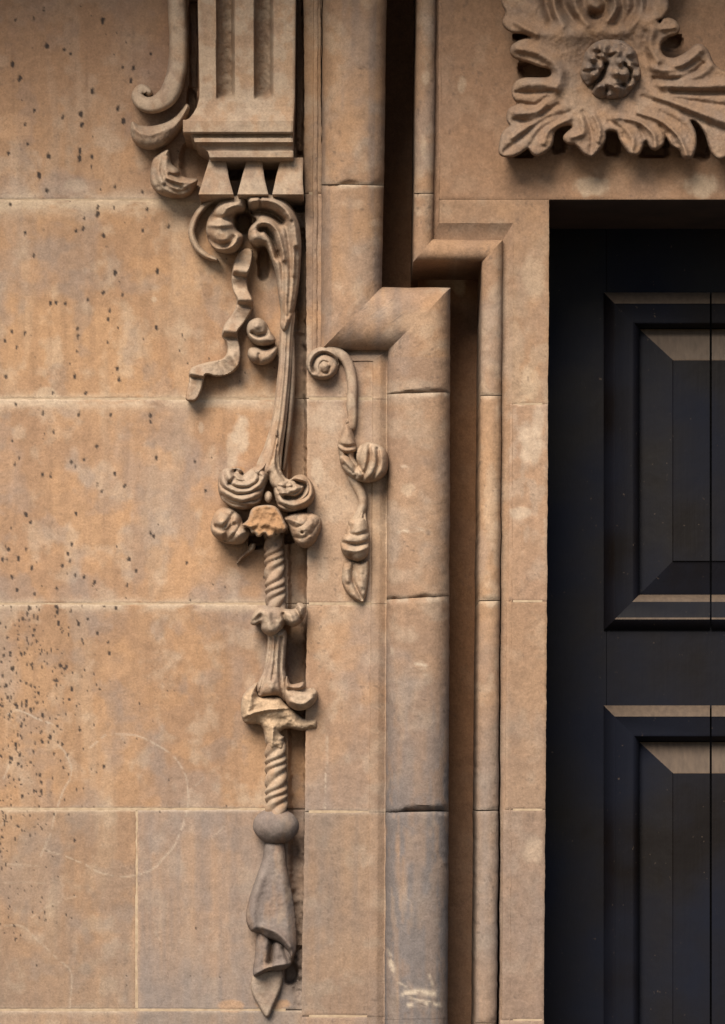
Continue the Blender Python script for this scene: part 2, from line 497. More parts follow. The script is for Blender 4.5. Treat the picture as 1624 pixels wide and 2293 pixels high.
def skirted(co, faces, col, y_back, shift=None):
    """adds walls from the open edge straight back to world depth y_back"""
    be = boundary(faces)
    bv = np.unique(be)
    m = {int(b): i for i, b in enumerate(bv)}
    n = len(co)
    back = co[bv].copy()
    if shift is not None:
        back = back + shift[bv]
    back[:, 1] = y_back
    sk = np.array([[b, a, n + m[int(a)], n + m[int(b)]] for a, b in be])
    return np.concatenate([co, back]), np.concatenate([faces, sk]), np.concatenate([col, col[bv]])


def axis(a, b, step, extra=()):
    n = max(2, int(round((b - a) / step)) + 1)
    g = np.linspace(a, b, n)
    if len(extra):
        g = np.unique(np.concatenate([g, np.array(extra, float)]))
    return g


# drilled and undercut hollows behind the carving: centre, half sizes, depth
DRILL = [(667, 1330, 19, 780, 34), (662, 1462, 24, 80, 46), (545, 500, 15, 22, 54), (440, 366, 34, 44, 34), (576, 1212, 17, 15, 54), (650, 1206, 12, 12, 54), (676, 640, 12, 120, 46), (672, 458, 14, 16, 54),
         (671, 150, 9, 215, 50), (671, -200, 9, 200, 50), (434, 60, 9, 150, 50), (430, 236, 10, 40, 50), (528, 378, 18, 22, 54), (607, 378, 18, 22, 54), (590, 590, 12, 34, 44), (652, 2180, 14, 24, 46)]
R6_ = crop(1071.7, 0, 0.3401)
for (x, y, a, b) in ((375, 465, 105, 54), (525, 920, 48, 78), (880, 945, 52, 78), (1155, 1000, 95, 36), (1225, 935, 26, 50), (1470, 935, 52, 110), (1265, 275, 72, 50), (300, 243, 64, 26), (300, 1010, 60, 26)):
    DRILL.append((*R6_([(x, y)])[0], a * .3401, b * .3401, 46))


TINT = np.random.RandomState(21)


def drill(U, V):
    f = 0 * U
    for (u, v, a, b, d) in DRILL:
        if u + a * 1.5 < U.min() or u - a * 1.5 > U.max() or v + b * 1.5 < V.min() or v - b * 1.5 > V.max():
            continue
        e = np.abs((U - u) / a) ** 3 + np.abs((V - v) / b) ** 3
        f = np.maximum(f, d * sstep(1.7, .35, e + .8 * (fbm(U, V, 14, 14, 2, 9) - .5)))
    return f


def block(name, parent, us, vs, d, kind, back=-60, rnd=5, keepfn=None, pits=False, rough=1.0, lean=None, mat=None):
    U, V = np.meshgrid(us, vs)
    c = stone_colour(U, V, kind)
    tint = TINT.rand(3) - .5
    c = c * (1 + .15 * tint[0]) * np.array([1 + .03 * tint[1], 1.0, 1 - .08 * tint[1]])
    e = np.minimum(np.minimum(U - us[0], us[-1] - U), np.minimum(V - vs[0], vs[-1] - V))
    r = rnd * (.5 + 1.3 * fbm(U, V, 30, 30, 3, 21))
    dd = d - r * np.clip(1 - e / r, 0, 1) ** 2
    dd = dd + rough * (2.2 * (fbm(U, V, 130, 130, 3, 22) - .5) + 1.5 * (fbm(U, V, 14, 18, 3, 23) - .5))
    if kind in ('wall', 'lintel'):
        dd = dd - drill(U, V)
    if pits:
        pf = pit_field(us, vs)
        dd = dd - 1.0 * pf
        c = mixc(c, DARK * .45, np.clip(pf * 1.1, 0, .97))
    UU = U + (lean(V) if lean is not None else 0)
    UU = UU + (2.6 * (fbm(U, V, 40, 40, 3, 39) - .5) + 1.8 * (fbm(U, V, 9, 9, 2, 40) - .5)) * np.clip(1.4 - np.minimum(U - us[0], us[-1] - U) / 20, 0, 1)
    co = world_pt(UU, V, dd).reshape(-1, 3)
    keep = None
    if keepfn is not None:
        uc = (us[:-1] + us[1:]) / 2; vc = (vs[:-1] + vs[1:]) / 2
        UC, VC = np.meshgrid(uc, vc)
        keep = keepfn(UC, VC)
    f = grid_faces(len(vs), len(us), keep)
    co, f, cc = skirted(co, f, c.reshape(-1, 3), -back * S)
    return make(name, co, f, mat or STONE, parent, cc, 40)


def run(name, parent, O0, O1, I0, I1, prof, kind, step=4.0, tail_in=None, tail_out=None, nprof=None, mat=None, chips=(0, 0), rough=1.0):
    """straight length of a moulding: O = outer edge, I = inner edge (traced), prof = [(a, depth)] across"""
    O0, O1, I0, I1 = map(lambda p: np.array(p, float), (O0, O1, I0, I1))
    L = max(np.linalg.norm(O1 - O0), np.linalg.norm(I1 - I0))
    n = max(2, int(L / step) + 1)
    t = np.linspace(0, 1, n)[:, None]
    a = np.array([p[0] for p in prof])[None, :]; dep = np.array([p[1] for p in prof])[None, :]
    U = (O0[0] * (1 - t) + O1[0] * t) * (1 - a) + (I0[0] * (1 - t) + I1[0] * t) * a
    V = (O0[1] * (1 - t) + O1[1] * t) * (1 - a) + (I0[1] * (1 - t) + I1[1] * t) * a
    if rough:
        U = U + 3.0 * (fbm(U, V, 70, 70, 3, 36) - .5) + 1.6 * (fbm(U, V, 12, 12, 2, 37) - .5)
        V = V + 3.0 * (fbm(U, V, 70, 70, 3, 38) - .5)
    Dp = dep + 0 * U
    Dp = Dp + rough * (2.4 * (fbm(U, V, 60, 60, 3, 24) - .5) + 1.6 * (fbm(U, V, 10, 14, 3, 25) - .5))
    for k, amt in ((0, chips[0]), (1, chips[1])):
        if amt:
            e = (t if k == 0 else 1 - t) * L + 0 * a
            chip = sstep(.40, .62, fbm(U, V * .35, 34, 30, 4, 28 + k)) * (.5 + fbm(U, V, 6, 6, 2, 30))
            Dp = Dp - amt * np.clip(1 - e / (5 + 9 * chip), 0, 1) ** 1.5 * (.25 + chip)
    c = stone_colour(U, V, kind) if mat is None else None
    co = world_pt(U, V, Dp)
    cols = [co]
    if tail_in is not None:
        x = co[:, -1:].copy(); x[..., 1] = -tail_in * S; cols.append(x)
    if tail_out is not None:
        x = co[:, :1].copy(); x[..., 1] = -tail_out * S; cols.insert(0, x)
    if c is not None:
        cc = [c]
        if tail_in is not None: cc.append(c[:, -1:])
        if tail_out is not None: cc.insert(0, c[:, :1])
        c = np.concatenate(cc, 1)
    co = np.concatenate(cols, 1)
    nv, nu = co.shape[:2]
    f = grid_faces(nv, nu)
    co = co.reshape(-1, 3)
    faces = f.tolist()
    faces.append(list(range(nu))[::-1]); faces.append(list(range((nv - 1) * nu, nv * nu)))
    return make(name, co, faces, mat or STONE, parent, None if c is None else c.reshape(-1, 3), 42)


RS = 1.25


def relief(name, parent, outline, d0, H, R, strokes=(), step=1.7, wall=0.0, inset=4.0, kind='carve', tilt=(0, 0), rough=1.0, smooth=5, power=2.0, edge=0.0, gw=1.45, ga=.85, grow=0, rings=(), soften=0):
    poly = spline(outline, smooth, True) if smooth > 1 else np.array(outline, float)
    for _ in range(soften):
        poly = .25 * np.roll(poly, 1, 0) + .5 * poly + .25 * np.roll(poly, -1, 0)
    if grow:
        tg = np.roll(poly, -1, 0) - np.roll(poly, 1, 0)
        tg /= np.linalg.norm(tg, axis=1)[:, None] + 1e-9
        nn = np.stack([tg[:, 1], -tg[:, 0]], 1)
        x, y = poly[:, 0], poly[:, 1]
        if np.sum(x * np.roll(y, -1) - np.roll(x, -1) * y) < 0:
            nn = -nn
        poly = poly + nn * grow
    mn = poly.min(0) - 2 * step; mx = poly.max(0) + 2 * step
    us = axis(mn[0], mx[0], step); vs = axis(mn[1], mx[1], step)
    U, V = np.meshgrid(us, vs)
    dist, nu, nv = seg_dist(U, V, poly, True)
    ins = inside(U, V, poly)
    sd = np.where(ins, dist, -dist)
    ok = sd > -.45 * step
    keep = ok[:-1, :-1] & ok[1:, :-1] & ok[1:, 1:] & ok[:-1, 1:]
    f = grid_faces(len(vs), len(us), keep)
    if len(f) == 0:
        raise RuntimeError(name)
    be = boundary(f); bv = np.unique(be)
    Uf, Vf, nuf, nvf = U.ravel().copy(), V.ravel().copy(), nu.ravel(), nv.ravel()
    sdf = sd.ravel().copy()
    # inward normal at the outline from the distance field
    gv, gu = np.gradient(sd, vs[1] - vs[0], us[1] - us[0])
    Uf[bv] = nuf[bv]; Vf[bv] = nvf[bv]; sdf[bv] = 0
    e = np.clip(sdf, 0, None)
    q = np.clip(1 - e / R, 0, 1)
    dd = d0 + H * (1 - q ** power) ** (1 / power)
    cu, cv = poly.mean(0)
    dd = dd + tilt[0] * (Uf - cu) + tilt[1] * (Vf - cv)
    fade = np.clip(e / 3.0, 0, 1)
    for (pts, w, amp) in strokes:
        if amp < 0 and len(pts) > 1:
            w = w * gw; amp = amp * ga
        dl, _, _ = seg_dist(Uf, Vf, spline(pts, 5) if len(pts) > 1 else np.array([pts[0], (pts[0][0] + .1, pts[0][1])]))
        dd = dd + amp * np.exp(-(dl / w) ** 2) * (fade if amp > 0 else .35 + .65 * fade)
    for (ru, rv, sp_, am_, asp) in rings:
        rd = np.sqrt((Uf - ru) ** 2 + ((Vf - rv) * asp) ** 2) + 9.0 * (fbm(Uf, Vf, 30, 30, 2, 45) - .5)
        dd = dd + am_ * (np.abs(np.sin(math.pi * rd / sp_)) ** .8 - .64) * np.clip(e / 5, 0, 1)
    dd = dd + rough * (3.0 * (fbm(Uf, Vf, 20, 20, 3, 26) - .5) + 1.6 * (fbm(Uf, Vf, 7, 7, 2, 27) - .5)) * np.clip(e / 4, .2, 1)
    dd = wall + (dd - wall) * RS
    dd = np.maximum(dd, wall - 4)
    co = world_pt(Uf, Vf, dd)
    c = stone_colour(Uf, Vf, kind)
    if kind in ('fresh', 'break'):
        m = sstep(.5, 6.5, e + 9 * (fbm(Uf, Vf, 9, 9, 3, 58) - .5)) * .8
        c = mixc(stone_colour(Uf, Vf, 'carve'), c, m)
    shift = np.zeros_like(co)
    g = np.sqrt(gu ** 2 + gv ** 2).ravel() + 1e-6
    shift[:, 0] = gu.ravel() / g * inset * S
    shift[:, 2] = -gv.ravel() / g * inset * S
    co, f, c = skirted(co, f, c, -(wall - 6) * S, shift)
    used = np.unique(f)
    rm = -np.ones(len(co), int); rm[used] = np.arange(len(used))
    return make(name, co[used], rm[f], STONE, parent, c[used], 62)


def sweep(name, parent, ctrl, kind='carve', nphi=28, sub=8, ribs=0, ribamp=0., twist=0., sq=2.0, lobes=False, rough=1.0, round_ends=(True, True), step_n=None):
    """ctrl rows: u, v, d(centre), half width, half thickness"""
    p = spline(ctrl, sub)
    n = len(p)
    p = p.copy(); p[:, 2] = p[:, 2] * (RS if p[:, 2].mean() < 40 else 1.1)
    c3 = p[:, :3]
    tan = np.gradient(c3, axis=0)
    tan /= np.linalg.norm(tan, axis=1)[:, None] + 1e-9
    side = np.stack([-tan[:, 1], tan[:, 0], 0 * tan[:, 0]], 1)
    side /= np.linalg.norm(side, axis=1)[:, None] + 1e-9
    nor = np.cross(tan, side)
    nor *= np.sign(nor[:, 2:3] + 1e-9)
    arc = np.concatenate([[0], np.cumsum(np.linalg.norm(np.diff(c3, axis=0), axis=1))])
    w = p[:, 3].copy(); t = p[:, 4].copy()
    for k, on in enumerate(round_ends):
        if on:
            s = arc if k == 0 else arc[-1] - arc
            r0 = max(w[0 if k == 0 else -1], 1)
            q = np.clip(1 - s / r0, 0, 1)
            m = np.sqrt(1 - q * q * .98)
            w = w * m; t = t * m
    phi = np.linspace(0, 2 * math.pi, nphi, endpoint=False)
    cs, sn = np.cos(phi), np.sin(phi)
    cx = np.sign(cs) * np.abs(cs) ** (2 / sq); sx = np.sign(sn) * np.abs(sn) ** (2 / sq)
    ph = phi[None, :] + twist * (arc + (5 * np.sin(arc * .09 + 1) if twist else 0))[:, None]
    rad = np.ones((n, nphi))
    if ribs:
        rad = 1 + ribamp * ((np.abs(np.sin(ribs / 2 * ph)) * 1.3 - .8) if lobes else np.cos(ribs * ph))
    q = c3[:, None, :] + side[:, None, :] * (w[:, None] * cx[None] * rad)[..., None] + nor[:, None, :] * (t[:, None] * sx[None] * rad)[..., None]
    U, V, Dp = q[..., 0], q[..., 1], q[..., 2]
    Dp = Dp + rough * (2.0 * (fbm(U, V, 14, 14, 3, 33) - .5))
    co = world_pt(U, V, Dp).reshape(-1, 3)
    col = stone_colour(U, V, kind).reshape(-1, 3)
    faces = []
    for i in range(n - 1):
        for j in range(nphi):
            k = (j + 1) % nphi
            faces.append([i * nphi + j, i * nphi + k, (i + 1) * nphi + k, (i + 1) * nphi + j])
    faces.append(list(range(nphi))[::-1]); faces.append([(n - 1) * nphi + j for j in range(nphi)])
    return make(name, co, faces, STONE, parent, col, 70)


def blob(name, parent, c, r, kind='carve', n=0, amp=0., swirl=0., rough=1.0, res=40):
    th = np.linspace(0.02, math.pi - .02, res); ph = np.linspace(0, 2 * math.pi, res * 2, endpoint=False)
    T, F = np.meshgrid(th, ph, indexing='ij')
    g = 1 + (amp * (np.abs(np.cos(n / 2 * F + swirl * T)) - .6) if n else 0)
    g = g + .05 * rough * (fbm(F * 40, T * 40, 30, 30, 3, 41) - .5)
    U = c[0] + r[0] * np.sin(T) * np.cos(F) * g
    V = c[1] - r[1] * np.cos(T) * g
    Dp = c[2] + r[2] * np.sin(T) * np.sin(F) * g
    col = stone_colour(U, V, kind).reshape(-1, 3)
    co = world_pt(U, V, Dp).reshape(-1, 3)
    m = res * 2
    faces = []
    for i in range(res - 1):
        for j in range(m):
            k = (j + 1) % m
            faces.append([i * m + j, i * m + k, (i + 1) * m + k, (i + 1) * m + j])
    faces.append(list(range(m))[::-1]); faces.append([(res - 1) * m + j for j in range(m)])
    return make(name, co, faces, STONE, parent, col, 70)


def loft(name, parent, rows, kind='carve', step=4, us_n=60, dmod=None, back=0, rough=1.0, hard=True):
    """rows: (v, u left, u right, depth); linear between rows, walls go straight back"""
    r = np.array(rows, float)
    vv = [r[0, 0]]
    for a, b in zip(r[:-1, 0], r[1:, 0]):
        m = max(1, int(round((b - a) / step)))
        vv += list(a + (b - a) * (np.arange(1, m + 1)) / m)
    vv = np.array(vv)
    uL = np.interp(vv, r[:, 0], r[:, 1]); uR = np.interp(vv, r[:, 0], r[:, 2]); dp = np.interp(vv, r[:, 0], r[:, 3])
    s = np.linspace(0, 1, us_n)
    U = uL[:, None] * (1 - s) + uR[:, None] * s
    V = vv[:, None] + 0 * U
    Dp = dp[:, None] + 0 * U
    e = np.minimum(U - uL[:, None], uR[:, None] - U)
    Dp = Dp - 3 * np.clip(1 - e / 5, 0, 1) ** 2
    if dmod is not None:
        Dp = Dp + dmod(U, V)
    Dp = Dp + rough * (2.2 * (fbm(U, V, 24, 24, 3, 26) - .5) + 1.2 * (fbm(U, V, 8, 8, 2, 27) - .5))
    c = stone_colour(U, V, kind)
    f = grid_faces(len(vv), us_n)
    co, f, cc = skirted(world_pt(U, V, Dp).reshape(-1, 3), f, c.reshape(-1, 3), -back * S)
    return make(name, co, f, STONE, parent, cc, 35)


def quad_prism(name, parent, poly, d_front, d_back, mat, chamfer=0):
    """straight prism over a traced rectangle (u0,u1,v0,v1)"""
    u0, u1, v0, v1 = poly
    f0 = world_pt(np.array([u0, u1, u1, u0]), np.array([v0, v0, v1, v1]), np.full(4, d_front))
    b0 = f0.copy(); b0[:, 1] = -d_back * S
    co = np.concatenate([f0, b0])
    fc = [[0, 3, 2, 1], [4, 5, 6, 7]] + [[i, (i + 1) % 4, 4 + (i + 1) % 4, 4 + i] for i in range(4)]
    return make(name, co, fc, mat, parent, None, 30)


# ------------------------------------------------------------------ setting: pavement, wall
GV = VH + ZH / S                 # traced height of the ground (v = 3750)
pv = 30.0
pave = make('pavement', [(-pv, -pv, 0), (pv, -pv, 0), (pv, 1.0, 0), (-pv, 1.0, 0)], [[0, 1, 2, 3]], PAVING, None, None, None, 'structure')

wall = thing('ashlar_wall', 'wide pitted sandstone ashlar wall left of the doorway, with pale mortar joints', 'wall', (340, GV, 0))
JV = [-900, -8, 447, 893, 1352, 1812, 2262, 2722, 3180, 3720]
G = 1.2
rows_u = {0: [-1000, -420, 690], 1: [-1000, -210, 690], 2: [-1000, -500, 690], 3: [-1000, -260, 690], 4: [-1000, -480, 690],
          5: [-1000, -330, 306, 690], 6: [-1000, -120, 690], 7: [-1000, -400, 250, 690], 8: [-1000, -150, 690]}
for i in range(len(JV) - 1):
    us_ = rows_u[i]
    JG = {447: .35, 893: .5, 1352: .6}
    v0, v1 = JV[i] + JG.get(JV[i], G), JV[i + 1] - JG.get(JV[i + 1], G)
    for a, b in zip(us_[:-1], us_[1:]):
        inf = b > 0 and v1 > 0 and v0 < 2293
        a2, b2 = a + G, b - (G if b < 690 else 0)
        if inf and a < 0:
            ua = np.concatenate([axis(a2, -24, 24), axis(-20, b2, 3.0)])
        else:
            ua = axis(a2, b2, 3.0 if inf else 24)
        va = axis(v0, v1, 3.0 if inf else 24)
        if v1 > 2293 and v0 < 2293:
            va = np.concatenate([axis(v0, 2310, 3.0), axis(2330, v1, 24)])
        if i == 0:
            va = axis(v0, v1, 24)
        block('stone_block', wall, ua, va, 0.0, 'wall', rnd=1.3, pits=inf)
# mortar bed behind the joints
for i in range(len(JV) - 1):
    quad_prism('mortar_joint', wall, (-1000, 640, JV[i] - 3.2, JV[i] + 3.2), -.7, -30, MORTAR)
    for b in rows_u[i][1:-1]:
        quad_prism('mortar_joint', wall, (b - 3.2, b + 3.2, JV[i] + 4, JV[i + 1] - 4), -.7, -30, MORTAR)
quad_prism('wall_core', wall, (-1000, 5000, -1120, GV + 20), -345, -420, MORTAR)

# ------------------------------------------------------------------ setting: moulded door surround
sur = thing('door_surround', 'moulded sandstone door surround with a thick stepped roll moulding and flat jamb', 'door surround', (960, GV, 40))


def lean(v):
    return np.interp(v, [0, 900, 1350, 1800, 2292], [-5, 3, 3, -2, -10])


# flat strip left of the roll (its left edge wanders as in the photograph)
SJ = [-900, -8, 433, 893, 1352, 1818, 2276, 2722, 3180, 3720]
for i in range(len(SJ) - 1):
    v0, v1 = SJ[i] + .9, SJ[i + 1] - .9
    inf = v1 > 0 and v0 < 2293
    ur = 722 if v1 < 800 else (850 if v0 > 800 else 850)
    ex = [800.0] if v0 < 800 < v1 else []
    ua = axis(685, ur, 3.5 if inf else 12, [722.0] if ex else ())
    va = axis(v0, v1, 3.5 if inf else 24, ex)
    kf = (lambda U, V: (U < 722) | (V > 800)) if ex else None
    block('strip_block', sur, ua, va, 44.0, 'strip', back=-60, rnd=1.6, keepfn=kf, lean=lean)

for v in (433, 893, 1352, 1818, 2276):
    quad_prism('mortar_joint', sur, (692, 705 if v < 800 else 834, v - 3, v + 3), 43.4, 10, MORTAR)
# narrow fillet that follows the roll
FP = [(0, 38), (.06, 44), (.14, 48), (.5, 48), (.62, 46), (.8, 40), (.94, 37), (1, 38)]
run('fillet', sur, (706, -900), (697, 812), (724, -900), (717, 786), FP, 'strip', tail_out=-20, tail_in=-20)
run('fillet', sur, (697, 812), (832, 812), (717, 786), (868, 786), FP, 'strip', tail_out=-20, tail_in=-20)
for a, b in ((812, 892.6), (893.4, 1351.6), (1352.4, 1817.6), (1818.4, 2275.6), (2276.4, 3720)):
    lo = lambda v: 832 + (v - 812) * (820 - 832) / 1480.
    li = lambda v: 868 + (v - 786) * (862 - 868) / 1506.
    run('fillet', sur, (lo(a), a), (lo(b), b), (li(a), 786 if a == 812 else a), (li(b), b), FP, 'strip', step=5, tail_out=-20, tail_in=-20)

# the thick roll
th_ = np.linspace(0, math.pi, 34)
RP = []
for t_ in th_:
    po = .94 if t_ < math.pi / 2 else .76
    cx = -math.copysign(abs(math.cos(t_)) ** po, math.cos(t_)); sy = abs(math.sin(t_)) ** po
    RP.append((.5 + .5 * cx, (34 if t_ < math.pi / 2 else 20) + (66 if t_ < math.pi / 2 else 80) * sy))
lA = lambda v: 723 + v * (717 - 723) / 786.
rA = lambda v: 866 + v * (856 - 866) / 643.
lC = lambda v: 868 + (v - 786) * (862 - 868) / 1506.
rC = lambda v: 1009 + (v - 643) * (1003 - 1009) / 1649.
T = dict(tail_in=-330, tail_out=-20)
run('moulding_block', sur, (lA(-900), -900), (lA(-8), -10), (rA(-900), -900), (rA(-8), -10), RP, 'roll', 20, **T)
run('moulding_block', sur, (lA(-8), -7), (lA(411), 413.2), (rA(-8), -7), (rA(411), 413.2), RP, 'roll', 3.5, chips=(0, 10), **T)
run('moulding_block', sur, (lA(414), 414.5), (717, 786), (rA(414), 414.5), (856, 643), RP, 'roll', 3.5, chips=(8, 0), **T)
run('moulding_block', sur, (717, 786), (868, 786), (856, 643), (1009, 645), RP, 'roll', 3.0, **T)
run('moulding_block', sur, (868, 786), (lC(879), 882), (1009, 645), (rC(876), 877), RP, 'roll', 3.0, chips=(0, 9), **T)
run('moulding_block', sur, (lC(883), 883), (lC(1340), 1342), (rC(879), 878), (rC(1333), 1333), RP, 'roll', 3.5, chips=(6, 15), **T)
run('moulding_block', sur, (lC(1343), 1343), (lC(1815), 1817), (rC(1336), 1334), (rC(1813), 1816), RP, 'roll', 3.5, chips=(6, 17), **T)
run('moulding_block', sur, (lC(1819), 1818.4), (lC(2280), 2282.4), (rC(1819), 1817.6), (rC(2280), 2282.4), RP, 'roll', 3.5, chips=(8, 0), **T)
run('moulding_block', sur, (lC(2283), 2283), (lC(2700), 3720), (rC(2283), 2283), (rC(2700), 3720), RP, 'roll', 20, **T)

# channel floor between the two rolls
CH = -200
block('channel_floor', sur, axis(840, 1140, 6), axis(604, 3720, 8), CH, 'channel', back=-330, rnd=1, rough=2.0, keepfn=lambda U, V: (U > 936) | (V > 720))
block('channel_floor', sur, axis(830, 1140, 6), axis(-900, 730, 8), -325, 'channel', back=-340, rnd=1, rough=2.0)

# thin inner roll with the splayed band behind it
BP = []
for t_ in np.linspace(0, math.pi, 20):
    BP.append((.5 - .5 * math.cos(t_), 26 + 26 * abs(math.sin(t_)) ** .9))
SP = [(0, 20), (.3, 23), (.7, 30), (1, 36.3)]
b0 = lambda v: 933 + v * (926 - 933) / 586.
b1 = lambda v: 977 + v * (970 - 977) / 536.
c0 = lambda v: 1079 + (v - 586) * (1064 - 1079) / 1706.
c1 = lambda v: 1126 + (v - 536) * (1113 - 1126) / 1756.
T = dict(tail_in=-20, tail_out=-330)
run('bead_moulding', sur, (b0(-900), -900), (b0(432), 432), (b1(-900), -900), (b1(432), 432), BP, 'bead', 4, chips=(0, 4), **T)
run('bead_moulding', sur, (b0(434), 434), (926, 586), (b1(434), 434), (970, 536), BP, 'bead', 3, chips=(4, 0), **T)
run('bead_moulding', sur, (926, 586), (1079, 586), (970, 536), (1126, 538), BP, 'bead', 3, **T)
run('bead_moulding', sur, (1079, 586), (c0(884), 884), (1126, 538), (c1(884), 884), BP, 'bead', 4, chips=(0, 4), **T)
for a, b in ((886, 1344), (1346, 1814), (1816.5, 2290), (2292, 3720)):
    run('bead_moulding', sur, (c0(a), a), (c0(min(b, 2600)), b), (c1(a), a), (c1(min(b, 2600)), b), BP, 'bead', 4, chips=(3, 5), **T)
e0 = lambda v: c1(v) + 24
TT = dict(tail_in=-20, tail_out=-20)
run('splayed_band', sur, (b1(-900), -900), (970, 536), (b1(-900) + 13, -900), (984, 500), SP, 'lintel', 5, **TT)
run('splayed_band', sur, (970, 536), (1126, 538), (984, 500), (1150, 500), SP, 'jamb', 4, **TT)
run('splayed_band', sur, (1126, 538), (c1(2400), 3720), (1150, 500), (e0(2400), 3720), SP, 'jamb', 6, **TT)

# flat jamb and lintel stones round the door opening
FD = 36.0
DOOR_D = -290.0
ujl = lambda v: np.interp(v, [0, 450, 1200, 2292], [2, 2, -2, -10])
def jamb_kf(U, V):
    return (U > 1150 - 2) | (V < 500)
JJ = [447.3, 905, 1347, 1814, 2285, 2722, 3180, 3720]
for i in range(len(JJ) - 1):
    v0, v1 = JJ[i], JJ[i + 1] - .6
    inf = v0 < 2290
    st_ = 3.5 if inf else 16
    if i == 0:
        block('jamb_block', sur, axis(981, 1228, st_, [1148.0]), axis(v0, v1, st_, [500.0]), FD, 'jamb', back=-330, rnd=1.2, keepfn=lambda U, V: (U > 1148) | (V < 500), lean=ujl)
    else:
        block('jamb_block', sur, axis(1146 - 4 * i if inf else 1130, 1228, st_), axis(v0, v1, st_), FD, 'jamb', back=-330, rnd=1.6, lean=ujl)
for v in JJ[1:5]:
    quad_prism('mortar_joint', sur, (1149, 1215, v - 3, v + 2), FD - .8, -10, MORTAR)
block('lintel_block', sur, np.concatenate([axis(983, 1700, 4), axis(1720, 2680, 20)]), np.concatenate([axis(-900, -20, 20), axis(-12, 446.7, 4)]), FD, 'lintel', back=-330, rnd=1.2)
# underside of the lintel over the door
quad_prism('lintel_soffit', sur, (1226, 2684, 446.8, 448.2), FD - 3, -330, SOFFIT_SHADE)

# far side of the doorway, outside the picture: the same mouldings handed over
MU = lambda p: (2 * 1955 - p[0], p[1])
for nm, O0, O1, I0, I1, pr, kd, tt in (
        ('moulding_block', (717, -900), (717, 786), (856, -900), (856, 643), RP, 'roll', dict(tail_in=-330, tail_out=-20)),
        ('moulding_block', (717, 786), (868, 786), (856, 643), (1009, 645), RP, 'roll', dict(tail_in=-330, tail_out=-20)),
        ('moulding_block', (868, 786), (868, 3720), (1009, 645), (1009, 3720), RP, 'roll', dict(tail_in=-330, tail_out=-20)),
        ('bead_moulding', (926, -900), (926, 586), (970, -900), (970, 536), BP, 'bead', dict(tail_in=-20, tail_out=-330)),
        ('bead_moulding', (926, 586), (1079, 586), (970, 536), (1126, 538), BP, 'bead', dict(tail_in=-20, tail_out=-330)),
        ('bead_moulding', (1079, 586), (1079, 3720), (1126, 538), (1126, 3720), BP, 'bead', dict(tail_in=-20, tail_out=-330))):
    run(nm, sur, MU(O0), MU(O1), MU(I0), MU(I1), pr, kd, 12, **tt)
block('jamb_block', sur, axis(2682, 2788, 14), axis(448.5, 3720, 20), FD, 'jamb', back=-330, rnd=2)
block('jamb_block', sur, axis(2682, 2940, 14), axis(-900, 500, 20), FD - 2, 'jamb', back=-330, rnd=2)
block('channel_floor', sur, axis(2780, 3080, 20), axis(-900, 3720, 20), CH, 'channel', back=-200, rnd=1)
block('strip_block', sur, axis(3046, 3225, 20), axis(-900, 3720, 20), 38, 'strip', back=-200, rnd=1)
rw = thing('ashlar_wall', 'sandstone ashlar wall beyond the far side of the doorway', 'wall', (3900, GV, 0))
for i in range(len(JV) - 1):
    block('stone_block', rw, axis(3225, 4000 + 150 * (i % 2), 26), axis(JV[i] + 1.6, JV[i + 1] - 1.6, 26), 0, 'wall', rnd=4)
    block('stone_block', rw, axis(4004 + 150 * (i % 2), 4900, 26), axis(JV[i] + 1.6, JV[i + 1] - 1.6, 26), 0, 'wall', rnd=4)
step_ = thing('door_step', 'worn stone step at the foot of the door', 'step', (1955, GV, 20))
block('tread', step_, axis(1235, 2676, 16), axis(3660, 3750, 10), 120, 'jamb', back=-330, rnd=6)

# ------------------------------------------------------------------ wooden door
door = thing('wooden_door', 'dark painted panelled wooden door set deep in the stone opening', 'door', (1955, GV, DOOR_D))
MPF = [(0, 0), (.02, 6), (.27, 26), (.31, 28), (.36, 26), (.80, 26), (.86, 24), (.98, 4), (1, -10)]


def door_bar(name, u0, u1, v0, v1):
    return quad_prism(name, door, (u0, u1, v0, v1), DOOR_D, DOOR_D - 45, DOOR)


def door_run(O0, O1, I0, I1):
    return run('panel_moulding', door, O0, O1, I0, I1, [(a, DOOR_D + d) for a, d in MPF], 'x', 400, mat=DOOR, rough=0)


